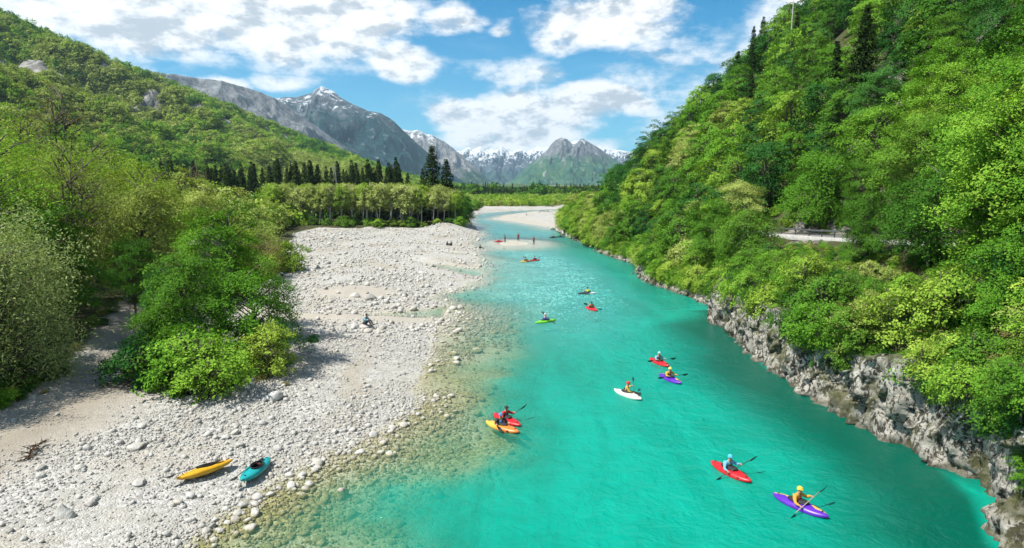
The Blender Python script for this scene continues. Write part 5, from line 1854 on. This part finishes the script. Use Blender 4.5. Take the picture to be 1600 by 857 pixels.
# ------------------------------------------------------------------ people
def skin_mesh(name, chains, sub=2):
    """chains: lists of (x, y, z, radius); equal points are welded, a Skin modifier grows one surface"""
    pts, rad, edges, key = [], [], [], {}
    for ch in chains:
        prev = None
        for (x, y, z, r_) in ch:
            k = (round(x, 3), round(y, 3), round(z, 3))
            if k not in key:
                key[k] = len(pts)
                pts.append((x, y, z))
                rad.append(r_)
            i = key[k]
            if prev is not None and prev != i:
                edges.append((prev, i))
            prev = i
    me = bpy.data.meshes.new(name + '_skeleton')
    me.from_pydata(pts, edges, [])
    o = bpy.data.objects.new(name + '_skeleton', me)
    COL.objects.link(o)
    md = o.modifiers.new('skin', 'SKIN')
    md.use_smooth_shade = True
    for i, sv in enumerate(me.skin_vertices[0].data):
        rr = rad[i]
        sv.radius = (rr, rr) if not hasattr(rr, '__len__') else rr
    me.skin_vertices[0].data[0].use_root = True
    o.modifiers.new('sub', 'SUBSURF').levels = sub
    o.modifiers['sub'].render_levels = sub
    dg = bpy.context.evaluated_depsgraph_get()
    out = bpy.data.meshes.new_from_object(o.evaluated_get(dg))
    out.name = name
    bpy.data.objects.remove(o)
    return out


def mirror(ch):
    return [(x, -y, z, r_) for (x, y, z, r_) in ch]


def hand_chains(wr, dirv, curl):
    """palm and five fingers bent round a shaft lying across the palm"""
    w_ = np.array(wr)
    d = np.array(dirv, float)
    d /= np.linalg.norm(d)
    c = np.array(curl, float)
    c /= np.linalg.norm(c)
    s = np.cross(d, c)
    palm = w_ + d * 0.055
    ch = [[(*w_, 0.028), (*palm, (0.036, 0.020))]]
    for k, L in zip((-1.5, -0.5, 0.5, 1.5), (0.030, 0.036, 0.034, 0.026)):
        a = palm + s * k * 0.019 + d * 0.02
        b = a + d * L
        e = b + (c * 0.8 - d * 0.1) * L
        f = e + (c * 0.2 - d * 0.9) * L * 0.8
        ch.append([(*palm, (0.036, 0.020)), (*a, 0.0105), (*b, 0.0095), (*e, 0.009), (*f, 0.008)])
    a = w_ + d * 0.03 - s * 0.03
    b = a - s * 0.02 + d * 0.02 + c * 0.02
    ch.append([(*w_, 0.028), (*a, 0.013), (*b, 0.0115), (*(b + d * 0.012 + c * 0.026), 0.009)])
    return ch


def head_chain(neck, lean=(0.05, 0, 0)):
    n_ = np.array(neck)
    l = np.array(lean)
    h1 = n_ + np.array([0.01, 0, 0.09]) + l * 0.5
    h2 = n_ + np.array([0.02, 0, 0.19]) + l
    nose = (h1 + h2) / 2 + np.array([0.108, 0, -0.005])
    return [[(*n_, 0.058), (*h1, (0.080, 0.074)), (*h2, (0.098, 0.088))], [(*h1, (0.080, 0.074)), (*nose, 0.014)]], h1, h2


def figure(pose):
    """all meshes of one posed figure, facing +x, built once per pose"""
    if pose in FIG:
        return FIG[pose]
    seated = pose.startswith('paddle')
    sw = {'paddle_a': 0.10, 'paddle_b': -0.10, 'paddle_c': 0.0}.get(pose, 0)
    if seated:
        pel, ab, chs, neck = (0, 0, 0.12), (0.0, 0, 0.30), (0.03, 0, 0.47), (0.06, 0, 0.62)
        sh = [(0.05, s * 0.185, 0.55) for s in (1, -1)]
        el_ = [(0.19, s * 0.33, 0.39 + s * sw * 0.5) for s in (1, -1)]
        wr = [(0.40, s * 0.33, 0.45 + s * sw * 1.3) for s in (1, -1)]
        legs = [[(*pel, 0.13), (0.12, s * 0.10, 0.12, 0.09), (0.42, s * 0.17, 0.20, 0.062), (0.78, s * 0.12, 0.12, 0.045), (0.84, s * 0.12, 0.18, 0.035)] for s in (1, -1)]
    elif pose == 'sit':
        pel, ab, chs, neck = (0, 0, 0.10), (0.02, 0, 0.28), (0.08, 0, 0.45), (0.14, 0, 0.60)
        sh = [(0.10, s * 0.18, 0.53) for s in (1, -1)]
        el_ = [(0.26, s * 0.25, 0.36) for s in (1, -1)]
        wr = [(0.42, s * 0.12, 0.40) for s in (1, -1)]
        legs = [[(*pel, 0.13), (0.10, s * 0.10, 0.11, 0.09), (0.46, s * 0.13, 0.36, 0.062), (0.72, s * 0.12, 0.04, 0.045), (0.90, s * 0.13, 0.02, 0.038)] for s in (1, -1)]
    else:
        st = 0.13
        pel, ab, chs, neck = (0, 0, 0.93), (0.0, 0, 1.12), (0.03, 0, 1.30), (0.05, 0, 1.46)
        sh = [(0.03, s * 0.185, 1.40) for s in (1, -1)]
        el_ = [(0.02 + 0.10 * s, s * 0.27, 1.13) for s in (1, -1)]
        wr = [(0.16 + 0.12 * s, s * 0.25, 0.92) for s in (1, -1)]
        legs = [[(*pel, 0.13), (0.01, s * 0.095, 0.84, 0.09), (0.03 + s * st * 0.7, s * 0.10, 0.47, 0.062), (s * st, s * 0.11, 0.09, 0.045), (0.14 + s * st, s * 0.13, 0.035, 0.038)] for s in (1, -1)]
    hc_, h1, h2 = head_chain(neck)
    torso = [(*pel, 0.13), (*ab, (0.125, 0.105)), (*chs, (0.145, 0.11)), (*neck, 0.058)]
    chains = [torso] + hc_
    for k in range(2):
        chains.append([(*chs, (0.145, 0.11)), (*sh[k], 0.066), (*el_[k], 0.045), (*wr[k], 0.028)])
        dv = np.array(wr[k]) - np.array(el_[k])
        if seated:
            chains += hand_chains(wr[k], (1, 0, -0.1), (0.1, 0, -1))
        else:
            chains += hand_chains(wr[k], dv, (0.3, -np.sign(wr[k][1]) * 0.8, 0.2))
    chains += legs
    body = skin_mesh('body', chains, 1)
    g = 0.018

    def grow(ch, f0=0, f1=None):
        out = []
        for (x, y, z, r_) in ch[f0:f1]:
            out.append((x, y, z, tuple(q + g for q in r_) if hasattr(r_, '__len__') else r_ + g))
        return out
    tz = grow(torso)
    tz[-1] = (neck[0], neck[1], neck[2] - 0.03, 0.066)
    jc = [tz]
    for k in range(2):
        e_ = np.array(el_[k]) + (np.array(wr[k]) - np.array(el_[k])) * 0.93
        jc.append([tz[2], (*sh[k], 0.085), (*el_[k], 0.063), (*e_, 0.044)])
    jacket = skin_mesh('jacket', jc, 2)
    g = 0.036
    vt = [(ab[0], 0, ab[2] - 0.06, (0.155, 0.135)), (*ab, (0.162, 0.142)), (*chs, (0.178, 0.146)), (chs[0] + 0.01, 0, chs[2] + 0.07, (0.15, 0.105))]
    vest = skin_mesh('life_vest', [vt], 2)
    g = 0.016
    pc_ = []
    for l in legs:
        gl = grow(l, 0, 4)
        pc_.append(gl)
    trousers = skin_mesh('trousers', pc_, 2)
    shoes = []
    for l in legs:
        a, b = l[3], l[4]
        shoes.append(skin_mesh('shoe', [[(a[0] - 0.03, a[1], a[2] - 0.02, 0.052), (b[0], b[1], b[2], 0.046), (b[0] + 0.08, b[1], b[2] - 0.005, 0.034)]], 2))
    # helmet: cap over the skull with a short brim
    V, Q, nu = [], [], 20
    for j, ph in enumerate(np.linspace(0.02, 1.72, 8)):
        for k in range(nu):
            a = 2 * math.pi * k / nu
            brim = 1.10 if j == 7 and math.cos(a) > 0.3 else 1.0
            V.append((h2[0] - 0.005 + 0.128 * math.sin(ph) * math.cos(a) * brim, 0.112 * math.sin(ph) * math.sin(a), h2[2] + 0.005 + 0.125 * math.cos(ph) + (0.02 if brim > 1 else 0)))
    for j in range(7):
        for k in range(nu):
            Q.append((j * nu + k, (j + 1) * nu + k, (j + 1) * nu + (k + 1) % nu, j * nu + (k + 1) % nu))
    helmet = mesh_np('helmet', np.array(V), np.array(Q), smooth=True)
    hv = np.array(V)
    hv[:, 0] = (hv[:, 0] - h2[0]) * 0.93 + h2[0] - 0.014
    hv[:, 1] *= 0.93
    hv[:, 2] = (hv[:, 2] - h2[2]) * 0.93 + h2[2]
    hair = mesh_np('hair', hv, np.array(Q), smooth=True)
    eyes = []
    for s in (1, -1):
        mb = MB()
        mb.ellipsoid((h2[0] + 0.080, s * 0.034, h2[2] - 0.045), (0.012, 0.014, 0.009), 8, 6)
        eyes.append(mb.mesh('eye', True))
    mb = MB()
    mb.ellipsoid((h1[0] + 0.072, 0, h1[2] - 0.005), (0.010, 0.026, 0.007), 8, 6)
    mouth = mb.mesh('mouth', True)
    FIG[pose] = dict(body=body, jacket=jacket, vest=vest, trousers=trousers, shoes=shoes, helmet=helmet, hair=hair, eyes=eyes, mouth=mouth, wr=wr)
    return FIG[pose]


FIG = {}
M['skin'] = plain('skin', (0.36, 0.20, 0.13), 0.6, 0.08, 12)
M['eye'] = plain('dark_eye', (0.02, 0.015, 0.012), 0.3)
M['lip'] = plain('lip', (0.28, 0.10, 0.08), 0.5)
M['hair'] = plain('dark_hair', (0.018, 0.013, 0.010), 0.8, 0.3, 30)
CLOTH = {}


def cloth(col):
    if col not in CLOTH:
        CLOTH[col] = plain('fabric_%02d' % len(CLOTH), col, 0.8, 0.16, 9)
    return CLOTH[col]


BLK = (0.018, 0.018, 0.020)


def person(label, pose, mtx, jacket, vest=None, helmet=None, trousers=BLK, scl=1.0):
    f = figure(pose)
    e = thing('person', label, 'person')
    e.matrix_world = mtx @ Matrix.Scale(scl, 4)
    b = obj('body', f['body'], M['skin'], e)
    obj('jacket', f['jacket'], cloth(jacket), e)
    if vest:
        obj('life_vest', f['vest'], cloth(vest), e)
    obj('trousers', f['trousers'], cloth(trousers), e)
    for s in f['shoes']:
        obj('shoe', s, M['black'], e)
    if helmet:
        obj('helmet', f['helmet'], cloth(helmet), e)
    else:
        obj('hair', f['hair'], M['hair'], e)
    for s in f['eyes']:
        obj('eye', s, M['eye'], b)
    obj('mouth', f['mouth'], M['lip'], b)
    return e


def crew(kind, x, y, ang, mat, klabel, plabel, plabel2, jacket, vest, helmet, pose='paddle_a', shaft='shaftb', seat_x=-0.13, twist=0.0, with_paddle=True, kay=True, scl=1.0):
    base = Matrix.Translation((x, y, -0.10)) @ Matrix.Rotation(R(ang), 4, 'Z')
    if kay:
        kayak(klabel, x, y, ang, mat)
    pm_ = base @ Matrix.Translation((seat_x, 0, 0.04)) @ Matrix.Rotation(twist, 4, 'Z')
    person(plabel, pose, pm_, jacket, vest, helmet, scl=0.95)
    if with_paddle:
        wr = FIG[pose]['wr']
        a, b = np.array(wr[0]), np.array(wr[1])
        mid = (a + b) / 2 * 0.95 + np.array([0.085, 0, -0.022])
        tilt = math.atan2(b[2] - a[2], abs(a[1] - b[1]))
        pmx = pm_ @ Matrix.Translation(mid) @ Matrix.Rotation(-tilt, 4, 'X') @ Matrix.Rotation(0.5, 4, 'Y')
        paddle(plabel2, pmx, shaft)


RED = shell_mat('red_plastic_hull', (0.50, 0.012, 0.018))
PUR = shell_mat('purple_plastic_hull', (0.09, 0.018, 0.36), 'flash', (0.62, 0.36, 0.08))
ORA = shell_mat('orange_yellow_hull', (0.62, 0.17, 0.025), 'fade', (0.66, 0.36, 0.05))
WHT = shell_mat('white_plastic_hull', (0.56, 0.56, 0.50))
LIM = shell_mat('lime_plastic_hull', (0.16, 0.52, 0.03))
DRK = shell_mat('black_white_hull', (0.025, 0.035, 0.045), 'fade', (0.45, 0.50, 0.52))
TEA = shell_mat('teal_plastic_hull', (0.012, 0.32, 0.33))
YEL = shell_mat('yellow_plastic_hull', (0.62, 0.33, 0.012))
GRY = shell_mat('dark_grey_hull', (0.03, 0.032, 0.035))

crew('k', 9.23, 25.69, -64, RED, 'red kayak with a paddler in a light blue jacket, lower right', 'person in light blue jacket and blue helmet paddling the red kayak', 'black double-bladed paddle held by the light blue paddler', (0.12, 0.33, 0.48), (0.035, 0.035, 0.035), (0.06, 0.36, 0.52), 'paddle_a', twist=-0.15)
crew('k', 10.87, 22.79, -56, PUR, 'purple kayak with yellow flashes, nearest the camera', 'person in orange sleeves, dark red vest and yellow helmet, nearest the camera', 'paddle with pale shaft held by the person in the yellow helmet', (0.58, 0.26, 0.03), (0.14, 0.018, 0.018), (0.66, 0.42, 0.05), 'paddle_a', 'shaft', twist=-0.1)
crew('k', -0.5, 30.75, -43, ORA, 'orange and yellow kayak alongside a red one', 'person in blue vest and blue helmet in the orange kayak', 'paddle held by the person in the orange kayak', BLK, (0.03, 0.16, 0.38), (0.05, 0.22, 0.45), 'paddle_c', twist=-0.5, with_paddle=False)
crew('k', -0.28, 31.75, -52, RED, 'red kayak tucked behind the orange one', 'person in red jacket and black helmet behind the orange kayak', 'black paddle held by the red-jacketed person behind the orange kayak', (0.46, 0.014, 0.02), (0.03, 0.02, 0.02), (0.02, 0.02, 0.022), 'paddle_a')
crew('k', 6.7, 35.83, -57, WHT, 'white kayak in the middle of the river', 'person in black vest, yellow sleeves and red helmet in the white kayak', 'dark paddle dipping left of the white kayak', (0.42, 0.28, 0.05), BLK, (0.50, 0.02, 0.02), 'paddle_a', twist=0.9)
crew('k', 9.9, 38.87, -68, PUR, 'purple kayak with yellow nose mark, just behind the white one', 'person in orange sleeves and pale yellow helmet in the farther purple kayak', 'paddle of the person in the farther purple kayak', (0.60, 0.26, 0.03), (0.13, 0.02, 0.02), (0.66, 0.55, 0.16), 'paddle_c')
crew('k', 10.09, 42.67, -70, RED, 'small red kayak behind the farther purple one', 'person in dark vest and pale blue helmet in the small red kayak', 'paddle of the person in the small red kayak', (0.20, 0.30, 0.38), BLK, (0.28, 0.45, 0.52), 'paddle_c')
crew('k', 2.99, 56.16, 33, LIM, 'lime green kayak drifting at the edge of the riffle', 'person in dark blue jacket and white helmet in the lime green kayak', 'paddle of the person in the lime green kayak', (0.02, 0.05, 0.30), (0.02, 0.04, 0.20), (0.5, 0.5, 0.5), 'paddle_a')
crew('k', 7.84, 62.07, -68, RED, 'red kayak upstream of the lime green one', 'person in orange jacket in the red kayak upstream of the lime one', 'paddle of the orange-jacketed person', (0.50, 0.16, 0.04), (0.30, 0.10, 0.04), (0.03, 0.03, 0.03), 'paddle_b')
crew('k', 8.5, 71.34, -167, DRK, 'black and white kayak seen side-on upstream', 'person in yellow-green vest in the black and white kayak', 'paddle of the person in the yellow-green vest', (0.42, 0.42, 0.03), (0.45, 0.42, 0.03), (0.10, 0.05, 0.03), 'paddle_c')
crew('k', 2.2, 102.6, 40, ORA, 'orange-red kayak, first of a pair drifting below the sand bar', 'person in dark clothes in the first kayak below the sand bar', 'paddle of the first kayaker below the sand bar', (0.04, 0.05, 0.05), BLK, (0.03, 0.03, 0.03), 'paddle_a')
crew('k', 3.7, 104.0, 40, RED, 'red kayak, second of the pair below the sand bar', 'person in dark clothes in the second kayak below the sand bar', 'raised paddle of the second kayaker below the sand bar', (0.03, 0.03, 0.04), BLK, (0.02, 0.02, 0.03), 'paddle_b')
crew('k', 9.7, 151.6, 30, GRY, 'dark grey kayak near the right bank beyond the sand bar', 'person in black in the dark grey kayak beyond the sand bar', 'paddle of the person in the dark grey kayak', BLK, None, (0.03, 0.03, 0.03), 'paddle_c')
crew('k', 11.6, 153.4, 10, GRY, 'second dark kayak beside the dark grey one at the right bank', 'person in black in the second dark kayak by the right bank', 'paddle of the person in the second dark kayak', BLK, None, (0.05, 0.05, 0.05), 'paddle_a')
# beached kayaks
zy = gz(-12.45, 24.7)
kayak('yellow kayak beached empty on the gravel, paddle on its deck', -12.45, 24.75, -130, YEL, False, zy + 0.10, (0.22, 0.02))
zt = gz(-10.65, 25.2)
kayak('teal kayak beached empty on the gravel beside the yellow one', -10.65, 25.2, -97, TEA, False, zt + 0.10, (-0.16, 0.0))
paddle('dark paddle stowed on the stern of the yellow kayak', Matrix.Translation((-12.75, 24.40, zy + 0.50)) @ Matrix.Rotation(R(-130 + 90), 4, 'Z') @ Matrix.Rotation(1.5, 4, 'Y') @ Matrix.Rotation(0.03, 4, 'X'))
paddle('dark paddle stowed under the cockpit edge of the teal kayak', Matrix.Translation((-10.80, 24.8, zt + 0.46)) @ Matrix.Rotation(R(-97 + 86), 4, 'Z') @ Matrix.Rotation(1.5, 4, 'Y'))
# people on the gravel and the sand bar


def ashore(label, pose, x, y, ang, jacket, trousers=BLK, helmet=None, vest=None, dz=0.0):
    z = max(gz(x, y), -0.25) + dz
    person(label, pose, Matrix.Translation((x, y, z)) @ Matrix.Rotation(R(ang), 4, 'Z'), jacket, vest, helmet, trousers)


ashore('person in pale blue top sitting on the white gravel bank', 'sit', -12.1, 51.6, -25, (0.16, 0.34, 0.42), (0.02, 0.03, 0.04), dz=0.30)
o = obj('boulder', ST_HI[3], loc=(-12.1, 51.6, gz(-12.1, 51.6) + 0.02), scl=(1.0, 0.9, 0.85))
tag(o, 'white boulder under the person sitting on the gravel', 'boulder')
ashore('person in black sitting on the far gravel, left of two', 'sit', -13.0, 127, -30, BLK)
ashore('person in black sitting on the far gravel, right of two', 'sit', -12.0, 127, -120, (0.03, 0.035, 0.04))
ashore('person in dark clothes at the gravel tip across from the sand bar', 'sit', -6.4, 124.5, 20, (0.02, 0.03, 0.035))
ashore('person in dark wetsuit standing on the sand bar by the red kayak', 'stand', -1.5, 139.0, 200, BLK, helmet=(0.03, 0.03, 0.03))
ashore('person in red jacket standing on the back of the sand bar', 'stand', 1.4, 142.0, -60, (0.36, 0.02, 0.02), helmet=(0.30, 0.02, 0.02))
ashore('person in red jacket wading at the right end of the sand bar', 'stand', 4.6, 134.2, 160, (0.34, 0.02, 0.03), helmet=(0.30, 0.04, 0.03))
kayak('red kayak pulled up on the sand bar in mid river', -2.9, 139, 20, RED, False, 0.05)

# ------------------------------------------------------------------ dead wood and poles
def branchy(seed, n_, L, r0, spread=1.0, flat=0.3):
    rng = np.random.default_rng(seed)
    mb = MB()
    main = np.cumsum(np.vstack([[0, 0, 0.06], rng.normal(size=(6, 3)) * 0.05 * L + np.array([L / 6, 0, 0.01])]), axis=0)
    mb.tube(main, np.linspace(r0, r0 * 0.35, 7), 7)
    for k in range(n_):
        a = main[rng.integers(0, 7)]
        d = rng.normal(size=3) * np.array([1, 1, flat]) * spread
        d[2] = abs(d[2])
        d /= np.linalg.norm(d)
        l = L * rng.uniform(0.15, 0.45)
        mb.tube([a, a + d * l * 0.5 + rng.normal(size=3) * 0.04 * L * 0.3, a + d * l], [r0 * 0.4, r0 * 0.22, r0 * 0.06], 4)
    return mb.mesh('driftwood', True)


M['deadwood'] = bark_mat('rotten_dark_wood', (0.045, 0.026, 0.016), (0.11, 0.07, 0.045))
M['greywood'] = bark_mat('bleached_drift_wood', (0.16, 0.14, 0.12), (0.28, 0.26, 0.23))
for (seed, x, y, L, lab, mt) in [(1, -19.9, 25.0, 1.5, 'dark clump of dead twigs on the sand at the left edge', 'deadwood'), (2, -20.6, 24.1, 1.0, 'smaller dark clump of twigs left of the larger one', 'deadwood'), (3, 6, 262, 6, 'bleached driftwood trunk lying on the far gravel spit', 'greywood'), (4, 12, 290, 7, 'long driftwood log at the back of the far gravel spit', 'greywood')]:
    o = obj('driftwood', branchy(seed, 60 if L < 2 else 8, L, 0.05 if L < 2 else 0.2), M[mt], loc=(x, y, gz(x, y)), rot=(0, 0, seed * 1.7))
    tag(o, lab, 'driftwood')
mb = MB()
rng_ = np.random.default_rng(5)
mb.tube([(0, 0, -0.2), (0.03, 0.02, 0.4), (0.0, -0.03, 0.85), (0.05, 0.0, 1.15)], [0.26, 0.19, 0.15, 0.05], 9)
for k in range(11):
    a = k * 0.571
    mb.tube([(0, 0, 0.12), (0.3 * math.cos(a), 0.3 * math.sin(a), 0.08), (0.62 * math.cos(a + .2), 0.62 * math.sin(a + .2), -0.08)], [0.07, 0.05, 0.02], 5)
o = obj('tree_stump', mb.mesh('tree_stump', True), M['deadwood'], loc=(-17.7, 33.0, gz(-17.7, 33.0)))
tag(o, 'rotten reddish-brown stump with roots at the foot of the thicket', 'stump')
# bare dead trunk high on the right slope
dx_, dy_ = 62.0, 148.0
mb = MB()
mb.tube([(0, 0, -0.5), (0.1, 0, 6), (0.05, 0.1, 12), (0.15, 0.1, 17.5)], [0.2, 0.16, 0.12, 0.05], 7)
o = obj('dead_trunk', mb.mesh('dead_trunk', True), BARKL, loc=(dx_, dy_, rh(dx_ - float(xr(dy_)), dy_)))
tag(o, 'bare pale dead trunk standing near the right hillside skyline', 'dead tree')
# lattice power pylon behind the grove
py_ = thing('power_pylon', 'slim grey lattice power pylon rising behind the pale grove', 'pylon', (-63.5, 232, 1.2))
mb = MB()
for s in ((-1, -1), (1, -1), (1, 1), (-1, 1)):
    mb.tube([(s[0] * 0.9, s[1] * 0.9, 0), (s[0] * 0.25, s[1] * 0.25, 18)], 0.07, 4)
for k in range(9):
    z0_, z1_ = k * 2.0, k * 2.0 + 2
    r0_, r1_ = 0.9 - 0.65 * z0_ / 18, 0.9 - 0.65 * z1_ / 18
    for (ax, ay, bx, by) in ((-1, -1, 1, -1), (1, -1, 1, 1), (1, 1, -1, 1), (-1, 1, -1, -1)):
        mb.tube([(ax * r0_, ay * r0_, z0_), (bx * r1_, by * r1_, z1_)], 0.04, 3)
obj('lattice_mast', mb.mesh('lattice_mast'), M['steel'], py_)
for zc_, L in ((17.4, 1.8), (15.6, 2.4)):
    mb = MB()
    mb.tube([(-L, 0, zc_), (0, 0, zc_ + 0.25), (L, 0, zc_)], 0.07, 4)
    mb.tube([(-L, 0, zc_), (L, 0, zc_)], 0.05, 4)
    obj('crossarm', mb.mesh('crossarm'), M['steel'], py_)
print('objects', time.time() - T0)

# ------------------------------------------------------------------ haze: the air of the valley
m, t, out = new_mat('valley_air')
pv = t.add('ShaderNodeVolumePrincipled')
pv.inputs['Color'].default_value = (0.55, 0.80, 1.0, 1)
pv.inputs['Density'].default_value = 0.000062
pv.inputs['Anisotropy'].default_value = 0.2
t.l.new(pv.outputs[0], out.inputs['Volume'])
mb = MB()
mb.box((0, 4000, 420), (13600, 11200, 960))
hz_o = obj('haze', mb.mesh('haze'), m)
tag(hz_o, 'thin blue air filling the valley', kind='stuff')
print('script', time.time() - T0)
